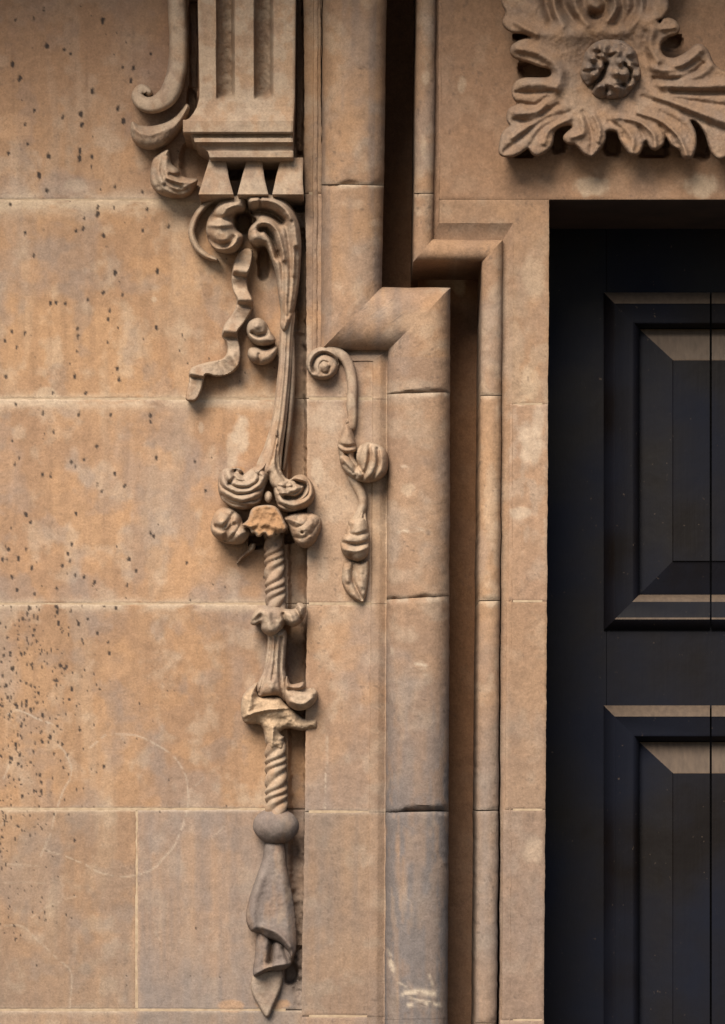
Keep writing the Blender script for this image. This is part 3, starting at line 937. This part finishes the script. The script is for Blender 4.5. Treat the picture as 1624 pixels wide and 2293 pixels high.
def fielded(u0, u1, v0, v1, bev, cut):
    """raised and fielded panel in two boards with an open joint at u = cut"""
    fu0, fu1, fv0, fv1 = u0 + bev, u1 - bev, v0 + bev * .92, v1 - bev
    lo, hi, st = DOOR_D - 18, DOOR_D + 4, DOOR_D + 8
    for side in (0, 1):
        if side == 0:
            ue = cut - 2.4
            P_ = [(u0, v0, lo), (ue, v0, lo), (ue, v1, lo), (u0, v1, lo), (fu0, fv0, hi), (ue, fv0, hi), (ue, fv1, hi), (fu0, fv1, hi),
                  (fu0 + 2, fv0 + 2, st), (ue, fv0 + 2, st), (ue, fv1 - 2, st), (fu0 + 2, fv1 - 2, st)]
            F = [[0, 4, 5, 1], [0, 3, 7, 4], [3, 2, 6, 7], [4, 8, 9, 5], [4, 7, 11, 8], [7, 6, 10, 11], [8, 11, 10, 9], [1, 5, 9, 10, 6, 2]]
        else:
            ue = cut + 2.4
            P_ = [(u1, v0, lo), (ue, v0, lo), (ue, v1, lo), (u1, v1, lo), (fu1, fv0, hi), (ue, fv0, hi), (ue, fv1, hi), (fu1, fv1, hi),
                  (fu1 - 2, fv0 + 2, st), (ue, fv0 + 2, st), (ue, fv1 - 2, st), (fu1 - 2, fv1 - 2, st)]
            F = [f[::-1] for f in [[0, 4, 5, 1], [0, 3, 7, 4], [3, 2, 6, 7], [4, 8, 9, 5], [4, 7, 11, 8], [7, 6, 10, 11], [8, 11, 10, 9], [1, 5, 9, 10, 6, 2]]]
        P_ = np.array(P_, float)
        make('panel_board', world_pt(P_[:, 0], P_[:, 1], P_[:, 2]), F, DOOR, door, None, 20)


def door_leaf(u_a):
    """leaf whose stile starts at u_a; everything from the traced left leaf"""
    o = u_a - 1180
    L0, L1, cut = 1352 + o, 1832 + o, 1592 + o
    door_bar('stile', 1180 + o, L0 + 6, 380, 3690)
    door_bar('stile', L1 - 6, 1955 + o - 2, 380, 3690)
    for v0, v1 in ((380, 660), (1406, 1586), (3080, 3690)):
        door_bar('rail', L0 + 7, L1 - 7, v0, v1)
    for v0, v1 in ((655, 1412), (1580, 3090)):
        w = 80
        for a, b in ((L0, cut - 2.0), (cut + 2.0, L1)):
            ia = a + w if a == L0 else a
            ib = b - w if b == L1 else b
            door_run((a, v0), (b, v0), (ia, v0 + w), (ib, v0 + w))
            door_run((b, v1), (a, v1), (ib, v1 - w), (ia, v1 - w))
        door_run((L0, v1), (L0, v0), (L0 + w, v1 - w), (L0 + w, v0 + w))
        door_run((L1, v0), (L1, v1), (L1 - w, v0 + w), (L1 - w, v1 - w))
        fielded(L0 + w, L1 - w, v0 + w + 2, v1 - w, 74, cut)


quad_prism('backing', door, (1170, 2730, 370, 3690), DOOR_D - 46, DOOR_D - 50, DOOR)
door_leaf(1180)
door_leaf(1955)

# ------------------------------------------------------------------ unseen cornice added above the picture to shade the wall top
corn = thing('added_cornice', 'projecting slab added out of view above the doorway to shade the wall top', 'added cornice', (1955, -900, 0))
block('shade_slab', corn, axis(-1000, 4900, 60), axis(-1100, -904, 30), 880, 'lintel', back=-60, rnd=6)

# ------------------------------------------------------------------ fluted console at the top
con = thing('fluted_console', 'tapering fluted stone console ending in a flared foot with three wedge drops', 'console', (550, 440, 0))


def flutes(U, V):
    r = 0
    for a, b in ((484, 527), (569, 613)):
        inn = sstep(a, a + 4, U) * sstep(b, b - 9, U)
        end = sstep(226, 205, V)
        r = r - (70 - 13 * fbm(U, V, 11, 11, 3, 83)) * inn * end * (.75 + .25 * np.sin(math.pi * np.clip((U - a) / (b - a), 0, 1)))
    return r


loft('shaft', con, [(-900, 440, 662, 100), (0, 443, 662, 104), (200, 447, 660, 106), (222, 446, 660, 108), (240, 441, 659, 113), (254, 433, 658, 122), (265, 424, 657, 131), (270, 413, 657, 136)],
     step=3, us_n=110, dmod=flutes)
loft('foot_slab', con, [(268.5, 410, 657, 136), (271, 410, 657, 140), (295, 410, 656, 140), (298, 410, 656, 137)], step=3, us_n=60)
foot = loft('foot_moulding', con, [(296.5, 425, 655, 118), (307, 427, 655, 118), (309, 434, 656, 128), (318, 436, 656, 129), (320, 437, 656, 120), (328, 447, 656, 110), (336, 460, 656, 109), (340, 466, 657, 116), (352, 470, 657, 117), (356, 470, 657, 112)], step=2.5, us_n=60)
for a in ((358, 469, 506, 445, 523), (358, 553, 587, 532, 601), (358, 628, 679, 610, 680)):
    loft('wedge_drop', foot, [(353, a[1] + .5, a[2] - .5, 84), (358, a[1], a[2], 86), (398, (a[1] + a[3]) / 2 - 1, (a[2] + a[4]) / 2 - 2, 96), (435, a[3], a[4], 108), (439, a[3] + 1, a[4] - 1, 100)], step=3, us_n=26)

# ------------------------------------------------------------------ scroll bracket beside the console
X6 = crop(274.8, 0, 0.2036)
scr = thing('scroll_bracket', 'curling stone scroll with a leaf bud below, left of the fluted console', 'scroll', (380, 440, 0))
band = [(392, -200, 28, 21, 46), (394, -60, 28, 21, 46), (397, 20, 28, 21, 46), (400, 100, 28, 21, 46), (395, 165, 28, 22, 46), (378, 212, 28, 23, 44), (348, 234, 26, 20, 42), (321, 232, 24, 17, 38),
        (308, 215, 22, 14, 34), (317, 200, 20, 12, 32), (331, 207, 20, 10, 34), (327, 218, 22, 8, 36)]
sweep('scroll_band', scr, band, nphi=36, sq=3.2, round_ends=(False, True))
relief('leaf_curl', scr, X6([(100, 1340), (90, 1480), (150, 1590), (300, 1645), (450, 1610), (560, 1520), (660, 1390), (740, 1200), (700, 1140), (640, 1210), (560, 1290), (450, 1350), (300, 1385), (180, 1375)]), 22, 40, 26,
       [(X6([(120, 1420), (300, 1480), (500, 1400)]), 6, 6)])
relief('leaf_bud', scr, X6([(330, 1760), (305, 1900), (305, 2000), (350, 2090), (450, 2150), (600, 2175), (740, 2140), (810, 2040), (825, 1970), (740, 1960), (640, 1930), (620, 1870), (540, 1800), (520, 1720), (500, 1640), (400, 1690)]), 24, 48, 32,
       [(X6([(450, 1720), (430, 1880), (500, 2000), (640, 2060)]), 4, -13), (X6([(380, 1740), (350, 1900), (390, 2050)]), 4, -9), (X6([(480, 1960), (620, 2000), (800, 2000)]), 4.5, 8), (X6([(520, 1920), (640, 1950)]), 3, -12),
        (X6([(470, 2040), (600, 2110), (720, 2080)]), 3.5, -9)])

# ------------------------------------------------------------------ long carved pendant
pen = thing('carved_pendant', 'long carved stone pendant of scrolls, ribbon, buds and twisted stems down the wall', 'pendant', (605, 2275, 0))
A7 = crop(412.2, 412.2, 0.1692)
A2 = crop(377.8, 377.8, 0.2538)
A8 = crop(467.1, 1016.7, 0.1692)
A4 = crop(446.5, 1339.6, 0.2961)
A5 = crop(446.5, 1751.7, 0.3384)
A3 = crop(412.2, 927.4, 0.2961)

rim = [(u, v, 14, w, 24) for (u, v), w in zip(A7([(420, 215), (290, 280), (180, 400), (115, 560), (110, 700), (180, 850), (300, 950), (450, 1010)]), (4, 7, 8, 8, 8, 8, 7, 4))]
lob = relief('lobed_scroll', pen, A7([(810, 140), (650, 165), (480, 225), (370, 370), (305, 500), (295, 650), (340, 790), (430, 880), (560, 915), (690, 895), (765, 800), (785, 680), (700, 600), (655, 500), (690, 400), (815, 340)]), 26, 62, 44,
       [(A7([(330, 430), (480, 455), (650, 440)]), 5, -17), (A7([(320, 540), (480, 545), (640, 535)]), 6, 11), (A7([(330, 720), (430, 790), (560, 800), (660, 710)]), 4.5, -18), (A7([(420, 330), (560, 300), (720, 290)]), 9, 8), (A7([(380, 840), (520, 870), (660, 800), (700, 680)]), 4.5, 6)])
sweep('scroll_rim', lob, rim, nphi=20)
relief('acanthus_scroll', pen, A7([(835, 150), (1000, 130), (1200, 150), (1350, 220), (1470, 380), (1530, 560), (1555, 800), (1545, 1100), (1515, 1400), (1460, 1700), (1390, 1920), (1310, 1960), (1270, 1870), (1280, 1700), (1245, 1450), (1215, 1200), (1130, 950), (1060, 810), (960, 825), (870, 770), (845, 660), (880, 560), (955, 480), (900, 420), (850, 330)]), 30, 46, 17,
       [(A7([(900, 375), (1050, 365), (1190, 410), (1290, 490)]), 6.5, -62), (A7([(1015, 605), (1080, 600), (1150, 680), (1205, 810), (1245, 960)]), 4.6, -40), (A7([(950, 690)]), 11, 12), (A7([(880, 600), (960, 520), (1100, 510), (1220, 600), (1290, 800), (1320, 1000)]), 5, 12),
        (A7([(1260, 900), (1300, 1150), (1310, 1500), (1300, 1800)]), 3.5, -13), (A7([(1350, 560), (1400, 900), (1410, 1300), (1370, 1750)]), 3.5, -10), (A7([(1430, 500), (1480, 900), (1470, 1300), (1420, 1700)]), 3, -8),
        (A7([(1010, 140), (1010, 300)]), 2.0, -14), (A7([(860, 230), (1020, 205), (1200, 235), (1350, 340), (1450, 520), (1490, 800)]), 7, 14), (A7([(1380, 400), (1450, 700), (1450, 1200)]), 5, 6)])
relief('ribbon', pen, A2([(640, 715), (590, 790), (560, 900), (555, 1000), (570, 1080), (600, 1150), (590, 1230), (540, 1310), (485, 1390), (468, 1480), (510, 1535), (515, 1620), (470, 1680), (350, 1705), (220, 1745), (178, 1800), (180, 1880), (148, 2030), (200, 2050), (245, 2040), (290, 1960), (312, 1860), (335, 1815), (420, 1835), (540, 1810), (622, 1740), (637, 1620), (615, 1500), (612, 1440), (660, 1370), (730, 1260), (747, 1160), (705, 1070), (695, 960), (730, 850), (738, 715)]), 24, 12, 4,
       [(A2([(560, 890), (720, 905)]), 13, 20), (A2([(560, 940), (700, 965)]), 3, -9), (A2([(590, 1150), (745, 1150)]), 12, 20), (A2([(590, 1190), (735, 1225)]), 3, -10), (A2([(470, 1420), (615, 1435)]), 12, 18), (A2([(470, 1490), (620, 1500)]), 3.5, -12),
        (A2([(440, 1690), (510, 1800)]), 7, -12), (A2([(560, 1650), (620, 1750)]), 9, 10), (A2([(180, 1800), (320, 1830)]), 9, 14), (A2([(180, 1840), (310, 1855)]), 2.5, -9), (A2([(560, 1030), (700, 1020)]), 9, -7), (A2([(560, 1300), (690, 1330)]), 9, -5)], smooth=3)
relief('curl_bud', pen, A2([(790, 1315), (860, 1360), (900, 1440), (945, 1510), (900, 1560), (800, 1565), (720, 1515), (688, 1430), (710, 1350)]), 22, 40, 22,
       [(A2([(870, 1370), (865, 1450), (790, 1475), (740, 1450)]), 3.2, -20), (A2([(780, 1385)]), 9, 10)])
relief('curl_bud', pen, A2([(712, 1585), (697, 1650), (740, 1712), (830, 1733), (920, 1695), (962, 1620), (950, 1565), (850, 1595), (780, 1575)]), 20, 34, 18,
       [(A2([(800, 1640), (800, 1710)]), 3, -9)])
stem = [(650, 690, 34, 13, 26), (643, 735, 34, 15, 28), (641, 770, 32, 14, 28), (639, 815, 32, 14, 28), (634, 870, 32, 15, 28), (626, 940, 32, 16, 30), (614, 1000, 34, 20, 32), (603, 1045, 36, 27, 34), (600, 1075, 36, 30, 34)]
stm = sweep('stem', pen, stem, nphi=48, ribs=9, ribamp=.07)
fin = [(654, 750, 16, 5, 26), (655, 830, 14, 8, 26), (651, 900, 14, 8, 26), (646, 960, 12, 7, 24), (640, 1010, 10, 5, 20), (634, 1055, 10, 4, 16)]
sweep('stem_fin', stm, fin, nphi=16)
relief('leaf_scroll', pen, A8([(330, 185), (200, 200), (135, 300), (125, 450), (165, 590), (260, 680), (400, 740), (550, 730), (690, 645), (740, 480), (800, 300), (720, 190), (600, 170), (530, 280), (480, 265), (420, 195)]), 34, 46, 26,
       [(A8([(350, 230), (450, 275)]), 5, -40), (A8([(270, 400), (340, 320)]), 2.6, -14), (A8([(165, 560), (300, 655), (550, 695)]), 2.6, -12), (A8([(600, 250), (700, 300)]), 2.4, -8)],
       rings=[(*A8([(450, 250)])[0], 19, 12, 1.15)], step=1.4)
relief('leaf_scroll', pen, A8([(870, 330), (950, 340), (1080, 335), (1150, 285), (1260, 275), (1355, 360), (1405, 480), (1395, 600), (1310, 705), (1150, 765), (1000, 765), (920, 705), (875, 560), (855, 430)]), 40, 44, 24,
       [(A8([(1130, 375), (1270, 410), (1250, 510), (1150, 580), (1020, 570)]), 3.6, -38), (A8([(930, 430), (1030, 450), (1120, 430)]), 2.4, -10), (A8([(930, 520), (1050, 520)]), 4, 6)],
       rings=[(*A8([(1110, 440)])[0], 18, 11, 1.1)], step=1.4)
relief('leaf_husk', pen, [(616, 960), (606, 1005), (588, 1038), (562, 1050), (540, 1072), (548, 1092), (574, 1100), (592, 1086), (600, 1062), (606, 1086), (622, 1100), (650, 1104), (668, 1092), (662, 1078), (640, 1070), (628, 1045), (626, 1000), (624, 960)], 44, 26, 13,
       [([(618, 980), (606, 1030), (570, 1078)], 2.4, -12), ([(612, 1000), (596, 1050), (580, 1090)], 2.2, -9), ([(622, 1000), (622, 1050), (652, 1090)], 2.4, -11)], step=1.4)
blob('bead', pen, (601, 1113, 68), (9, 13, 14), res=16)
relief('bud', pen, A8([(60, 830), (25, 950), (55, 1065), (160, 1155), (300, 1195), (450, 1185), (535, 1085), (545, 1010), (470, 930), (430, 820), (330, 735), (200, 705), (110, 750)]), 30, 54, 36,
       [(A8([(170, 880)]), 8, 11), (A8([(100, 960), (200, 975), (280, 870), (330, 790)]), 3.5, -13), (A8([(215, 1140), (260, 1020), (340, 940)]), 4, -14), (A8([(430, 1080)]), 12, 6)], rings=[(*A8([(170, 880)])[0], 22, 9, 1.0)], step=1.4)
relief('bud', pen, A8([(1005, 850), (1060, 960), (1100, 1080), (1160, 1185), (1260, 1245), (1380, 1205), (1455, 1080), (1495, 960), (1485, 850), (1400, 790), (1280, 775), (1130, 785)]), 40, 54, 38,
       [(A8([(1240, 1040)]), 3, -12), (A8([(1400, 900)]), 6, -6), (A8([(1340, 1090)]), 5, 5)], rings=[(*A8([(1180, 830)])[0], 24, 8, 1.0)], rough=2.0, step=1.4)
relief('broken_face', pen, A8([(560, 745), (640, 690), (800, 675), (900, 705), (960, 790), (1000, 870), (1040, 980), (990, 1045), (955, 1040), (930, 1070), (890, 1050), (860, 1090), (790, 1105), (755, 1062), (720, 1060), (690, 1095), (640, 1095), (610, 1050), (570, 1050), (540, 985), (440, 945), (520, 870)]), 70, 10, 6,
       [(A8([(560, 960), (750, 930), (940, 980)]), 7, 7), (A8([(600, 1000), (700, 900)]), 4, -4), (A8([(800, 1000), (880, 850)]), 5, -3)], kind='fresh', inset=26, rough=2.2, smooth=3)
relief('leaf_tip', pen, A8([(620, 1180), (605, 1275), (480, 1365), (365, 1455), (440, 1340), (520, 1250), (560, 1180)]), 10, 22, 8)
sweep('twisted_stem', pen, [(611, 1190, 26, 19, 24), (613, 1230, 26, 20, 26), (615, 1290, 26, 21, 26), (617, 1345, 26, 21, 26), (617, 1372, 26, 20, 24)], nphi=56, sub=22, ribs=3, ribamp=.24, twist=.10, lobes=True, round_ends=(False, False))
relief('ruffled_collar', pen, A4([(500, 55), (440, 70), (400, 130), (388, 190), (420, 207), (460, 190), (470, 240), (520, 282), (580, 277), (630, 232), (650, 200), (700, 217), (750, 202), (795, 150), (805, 60), (745, 35), (720, 80), (650, 80), (580, 65)]), 40, 42, 15,
       [(A4([(635, 120), (655, 205)]), 3, -16), (A4([(735, 90), (770, 160)]), 3, -18), (A4([(460, 140), (400, 185)]), 4, -16), (A4([(520, 120), (540, 240)]), 9, 8), (A4([(690, 130), (710, 200)]), 6, 6)], inset=9)
relief('bell_flower', pen, A4([(530, 240), (655, 240), (655, 400), (648, 520), (662, 600), (672, 690), (650, 785), (600, 745), (540, 742), (450, 745), (435, 660), (480, 560), (505, 420), (515, 330)]), 26, 32, 22,
       [(A4([(545, 300), (530, 450), (490, 600), (455, 720)]), 2.6, -11), (A4([(620, 300), (610, 500), (615, 650), (640, 770)]), 2.6, -11), (A4([(582, 290), (570, 480), (550, 620)]), 2.4, -8), (A4([(550, 620), (540, 720)]), 8, 6)])
relief('curled_leaf', pen, A4([(660, 590), (690, 648), (740, 645), (790, 635), (810, 685), (860, 678), (895, 720), (872, 795), (800, 845), (720, 845), (660, 795), (640, 700)]), 40, 40, 18,
       [(A4([(680, 695), (760, 700), (860, 690)]), 4, -22), (A4([(690, 780), (780, 800), (850, 760)]), 5, 6)], inset=8)
relief('broken_stump', pen, A4([(440, 635), (340, 720), (315, 800), (322, 905), (360, 952), (465, 960), (500, 1080), (540, 1165), (640, 1160), (642, 1060), (612, 1012), (680, 985), (770, 1005), (885, 992), (900, 940), (880, 908), (790, 910), (725, 860), (650, 795), (600, 740), (450, 740)]), 20, 34, 26,
       [(A4([(330, 900), (480, 850), (680, 830)]), 4, 8), (A4([(440, 900), (600, 920), (760, 930)]), 8, -10), (A4([(400, 720), (360, 860)]), 8, 8), (A4([(560, 980), (545, 1120)]), 5, 9)], kind='break', rough=2.4, smooth=3)
sweep('twisted_stem', pen, [(616, 1650, 28, 20, 26), (617, 1690, 28, 22, 28), (618, 1750, 28, 23, 28), (619, 1800, 28, 23, 28), (619, 1825, 28, 23, 28)], nphi=56, sub=22, ribs=3, ribamp=.24, twist=.095, lobes=True, round_ends=(False, False))
blob('knob', pen, (618, 1850, 28), (52, 40, 50), kind='drop', rough=1.6)
drop = relief('drop_leaf', pen, A5([(440, 400), (555, 400), (582, 560), (622, 780), (642, 950), (642, 1100), (612, 1172), (585, 1120), (540, 1070), (480, 1040), (440, 1030), (400, 1000), (340, 985), (308, 900), (330, 770), (380, 620), (420, 500)]), 22, 28, 20, [(A5([(360, 960), (345, 820), (400, 640)]), 12, 7), (A5([(600, 700), (622, 900), (625, 1080)]), 8, -8), (A5([(420, 960), (520, 1000), (600, 1090)]), 7, 9)], kind='drop', tilt=(0, .09), inset=8, rough=.8)
relief('leaf_fold', drop, A5([(390, 990), (480, 1035), (560, 1075), (625, 1140), (605, 1212), (540, 1248), (460, 1252), (360, 1285), (368, 1150)]), 16, 26, 16,
       [(A5([(485, 1040), (470, 1190)]), 4.5, -30), (A5([(390, 1262), (470, 1222), (570, 1205)]), 6, 10), (A5([(560, 1100), (590, 1180)]), 4, -10)], kind='drop', inset=8)
relief('leaf_point', drop, A5([(362, 1268), (460, 1245), (552, 1250), (542, 1360), (502, 1460), (450, 1560), (390, 1480), (342, 1370)]), 8, 9, 8, [], kind='carve', rough=.6)

# ------------------------------------------------------------------ short carved pendant on the flat strip
pn2 = thing('short_carved_pendant', 'short carved stone pendant with a spiral top, hanging beside the thick roll moulding', 'pendant', (800, 1345, 40))
B7 = crop(652.6, 274.8, 0.3807)
vol = [(u, v, 44, w, 22) for (u, v), w in zip(B7([(355, 1660), (360, 1570), (350, 1470), (318, 1390), (258, 1345), (190, 1335)]), (12, 12, 12, 12, 12, 11))]
vol = [(782, 966, 46, 13, 20), (789, 935, 44, 11, 20)] + vol
vst = sweep('volute_stem', pn2, vol, nphi=28, sub=10, sq=3.0)
vo = [(184 + 98 * math.cos(a), 1416 + 98 * math.sin(a)) for a in np.linspace(0, 2 * math.pi, 28, endpoint=False)]
relief('volute', vst, B7(vo), 50, 22, 10, [(B7([(290, 1470), (275, 1415), (235, 1372), (185, 1360), (143, 1385), (125, 1430), (132, 1462)]), 3.0, -20), (B7([(195, 1432)]), 13, 9),
       (B7([(225, 1440), (215, 1470), (180, 1470), (165, 1435), (185, 1405), (215, 1412)]), 1.8, -6)], wall=40, smooth=2, step=1.4)
relief('bud', pn2, A3([(1215, 80), (1180, 180), (1160, 240), (1190, 290), (1240, 305), (1303, 280), (1295, 200), (1262, 100)]), 52, 28, 14, [(A3([(1170, 230), (1230, 250), (1300, 240)]), 3, -10)], wall=40)
relief('leaf_husk', pn2, A3([(1225, 40), (1190, 140), (1165, 215), (1172, 300), (1200, 380), (1262, 440), (1320, 470), (1330, 400), (1290, 320), (1300, 240), (1275, 150), (1255, 40)]), 48, 20, 12,
       [(A3([(1235, 80), (1215, 220), (1240, 340), (1300, 430)]), 2.4, -10)], wall=40, step=1.4)
relief('shell_scroll', pn2, A3([(1178, 318), (1190, 395), (1240, 465), (1330, 514), (1440, 514), (1535, 445), (1540, 300), (1470, 228), (1380, 212), (1318, 250), (1298, 330), (1308, 390), (1240, 315)]), 54, 46, 24,
       [(A3([(1345, 235), (1312, 350), (1345, 440)]), 3, -16), (A3([(1405, 240), (1400, 360), (1350, 490)]), 3.2, -15), (A3([(1465, 265), (1470, 380), (1420, 500)]), 3.2, -15), (A3([(1300, 400), (1300, 470)]), 3.5, -12), (A3([(1210, 380), (1280, 440)]), 3, -8)], wall=40, inset=8)
sweep('stem', pn2, [(u, v, 50, w, 18) for (u, v), w in zip(A3([(1255, 450), (1310, 540), (1345, 620), (1352, 690), (1328, 760), (1300, 830), (1290, 880)]), (11, 12, 11, 10, 11, 15, 18))], nphi=28)
relief('bud', pn2, A3([(1250, 800), (1245, 880), (1200, 930), (1185, 1000), (1205, 1062), (1260, 1103), (1330, 1115), (1392, 1065), (1402, 960), (1398, 880), (1360, 780)]), 52, 34, 20,
       [(A3([(1190, 970), (1300, 990), (1400, 965)]), 3.2, -16), (A3([(1240, 905), (1310, 915), (1400, 890)]), 3, -10), (A3([(1200, 1020), (1300, 1035), (1390, 1010)]), 5, 6), (A3([(1265, 1075), (1275, 1105)]), 3, -10)], wall=40, inset=7)
relief('leaf_husk', pn2, A3([(1360, 620), (1330, 640), (1325, 720), (1280, 790), (1235, 850), (1225, 930), (1290, 950), (1370, 930), (1395, 860), (1378, 760)]), 48, 24, 12,
       [(A3([(1350, 680), (1320, 790), (1270, 900)]), 2.4, -9), (A3([(1360, 720), (1355, 820), (1330, 920)]), 2.4, -9)], wall=40, step=1.4)
relief('leaf_tip', pn2, A3([(1212, 1125), (1195, 1200), (1198, 1285), (1250, 1375), (1342, 1425), (1372, 1385), (1392, 1280), (1398, 1115), (1330, 1125), (1280, 1110)]), 46, 17, 9,
       [(A3([(1285, 1130), (1278, 1250), (1345, 1400)]), 3, -11), (A3([(1230, 1180), (1240, 1260)]), 6, 6), (A3([(1340, 1160), (1345, 1300)]), 6, 4)], wall=40)

# ------------------------------------------------------------------ acanthus rosette above the door
ros = thing('acanthus_rosette', 'spreading acanthus leaf carving with a round central boss above the door', 'rosette', (1370, 350, FD))
R6 = crop(1071.7, 0, 0.3401)
out = [(250, -420), (170, -300), (140, -180), (200, -90), (150, 0), (190, 80), (160, 150), (215, 207), (300, 215), (352, 250), (300, 262), (222, 305), (228, 372), (330, 402), (405, 432), (470, 445), (490, 480), (470, 515), (400, 520), (285, 522), (232, 568), (232, 640), (268, 690),
       (205, 718), (192, 790), (218, 832), (165, 868), (145, 960), (148, 1022), (250, 1022), (328, 965), (365, 1022), (430, 1005), (482, 950), (492, 870), (535, 830), (605, 818), (622, 845), (563, 900), (590, 942), (640, 945), (690, 1002), (742, 1028), (792, 982),
       (832, 920), (832, 868), (870, 852), (920, 868), (940, 930), (1010, 1020), (1062, 1002), (1088, 930), (1112, 918), (1130, 962), (1170, 985), (1217, 940), (1218, 880), (1240, 880), (1270, 950), (1330, 982), (1350, 1035), (1392, 1045), (1424, 980),
       (1428, 880), (1385, 790), (1440, 795), (1500, 880), (1530, 985), (1580, 1045), (1645, 1020), (1680, 940), (1760, 960), (1830, 1040), (1900, 1020), (1930, 900), (2040, 860), (2120, 700), (2060, 560), (1900, 470), (1760, 500), (1640, 480), (1545, 430), (1505, 330), (1440, 292), (1380, 345), (1290, 392), (1215, 372), (1190, 310),
       (1222, 245), (1315, 215), (1305, 150), (1240, 122), (1175, 152), (1250, 60), (1240, -40), (1330, -120), (1300, -260), (1180, -330), (1150, -430), (1000, -480), (820, -440), (640, -490), (450, -440)]
stk = []
def gk(pts, w, amp):
    stk.append((R6(pts), w, amp))
# bowl round the boss, raised rim, lobes and veins
gk([(870, 450)], 80, -40)
gk([(300, 180), (520, 220), (760, 215), (1000, 190), (1150, 120)], 22, 10)
TOPK = len(stk)
gk([(420, -120), (440, 0), (480, 130)], 8, -26); gk([(560, -120), (560, 20), (620, 130)], 9, -30); gk([(700, -100), (700, 40), (780, 150)], 7, -14)
gk([(780, -60), (840, 20), (820, 90), (760, 100)], 8, -34); gk([(900, -100), (950, 40), (900, 150)], 7, -20); gk([(1010, -60), (1030, 40), (980, 140)], 9, -26); gk([(1120, -100), (1110, 60)], 8, -16)
gk([(500, -100), (500, 60), (560, 170)], 9, 10); gk([(640, -100), (640, 60), (720, 160)], 9, 10); gk([(860, -80), (905, 40), (850, 130)], 8, 12); gk([(1070, -80), (1070, 60), (1010, 160)], 9, 10)
stk[TOPK:] = [(p_, w_, a_ * (1.9 if a_ < 0 else 1)) for p_, w_, a_ in stk[TOPK:]]
gk([(290, 90), (420, 190)], 6, -10); gk([(250, 150), (380, 225)], 7, 8)
gk([(260, 320), (380, 340), (480, 400), (540, 480), (520, 580)], 12, 14); gk([(250, 350), (360, 375), (460, 430)], 4, -6)
gk([(250, 610), (380, 612), (490, 600)], 3.5, -14); gk([(290, 560), (400, 550), (500, 570)], 10, 10); gk([(270, 680), (380, 690), (450, 640)], 4, -16)
gk([(240, 790), (350, 800), (430, 750), (520, 690)], 4, -16); gk([(250, 745), (380, 735), (440, 680)], 8, 10)
gk([(170, 1000), (300, 890), (430, 790), (600, 740)], 4, -12); gk([(340, 960), (420, 850), (560, 770)], 4, -10); gk([(230, 900), (400, 780)], 8, 8); gk([(430, 940), (470, 850), (600, 780)], 6, 7)
gk([(740, 1000), (745, 870), (690, 740)], 4, -12); gk([(620, 900), (690, 870), (680, 780)], 7, 10); gk([(790, 930), (800, 850), (760, 760)], 5, 7)
gk([(1010, 1000), (1010, 900), (900, 790)], 7, 8); gk([(1060, 840), (1090, 900)], 4, -14); gk([(960, 900), (960, 850), (860, 800)], 4, -8); gk([(1165, 970), (1150, 880), (1050, 800), (900, 770)], 6, 10); gk([(1200, 830), (1240, 880)], 4, -14)
gk([(1370, 1020), (1320, 900), (1200, 800), (1050, 740)], 6, 10); gk([(1300, 950), (1240, 840), (1120, 770)], 4, -10); gk([(1400, 900), (1340, 820), (1200, 740)], 4, -9)
gk([(1080, 640), (1250, 690), (1420, 770), (1700, 900)], 5, -16); gk([(1160, 640), (1400, 720), (1750, 850)], 9, 10)
gk([(1280, 600), (1450, 610), (1800, 615)], 4.5, -22); gk([(1200, 560), (1400, 570), (1700, 560), (1900, 580)], 10, 12); gk([(1300, 650), (1500, 680), (1800, 720)], 4, -12)
gk([(1160, 520), (1250, 525), (1400, 490), (1480, 420)], 4, -18); gk([(1140, 440), (1230, 460), (1350, 420), (1460, 330)], 10, 14); gk([(1270, 500), (1440, 500), (1530, 440)], 8, 8); gk([(1200, 430), (1330, 450), (1450, 400)], 3.5, -9)
gk([(1150, 200), (1130, 300), (1180, 400)], 10, 12); gk([(1100, 220), (1090, 330), (1130, 440)], 5, -10); gk([(1210, 190), (1290, 180)], 6, 8); gk([(1060, 180), (1000, 250)], 8, -10)
aca = relief('acanthus_leaf', ros, R6(out), FD + 58, 13, 9, stk, step=2.0, wall=FD, inset=30, kind='leafstone', smooth=4, rough=1.3, gw=1.5, ga=.5, grow=3.4, soften=2)
bo = [(870 + 198 * math.cos(a) * (1 + .035 * math.sin(7 * a)), 455 + 205 * math.sin(a) * (1 + .03 * math.cos(6 * a))) for a in np.linspace(0, 2 * math.pi, 40, endpoint=False)]
bst = []
rb = np.random.RandomState(3)
for k in range(19):
    rr = 26 + 150 * math.sqrt(k / 18.0); aa = k * 2.39996 + .9
    bst.append((R6([(875 + rr * math.cos(aa) + rb.normal(0, 9), 455 + rr * math.sin(aa) + rb.normal(0, 9))]), 8 + 3 * rb.rand(), 22 + 10 * rb.rand()))
for pts, w, amp in (([(838, 425), (812, 500), (760, 560), (735, 585)], 4, -40), ([(960, 420), (1000, 470), (990, 540)], 2.6, -22), ([(800, 345), (860, 368), (905, 350)], 3, -16),
                    ([(905, 560), (960, 560)], 3, -16), ([(700, 470), (765, 462)], 2.6, -14), ([(1052, 440), (985, 420)], 2.6, -12), ([(850, 570), (842, 640)], 2.6, -16), ([(940, 300), (990, 330)], 2.6, -10), ([(740, 360), (790, 385)], 2.6, -10)):
    bst.append((R6(pts), w, amp))
relief('boss', aca, R6(bo), FD + 50, 34, 56, bst, step=1.6, wall=FD + 10, inset=10, kind='boss', smooth=2, rough=2.0)
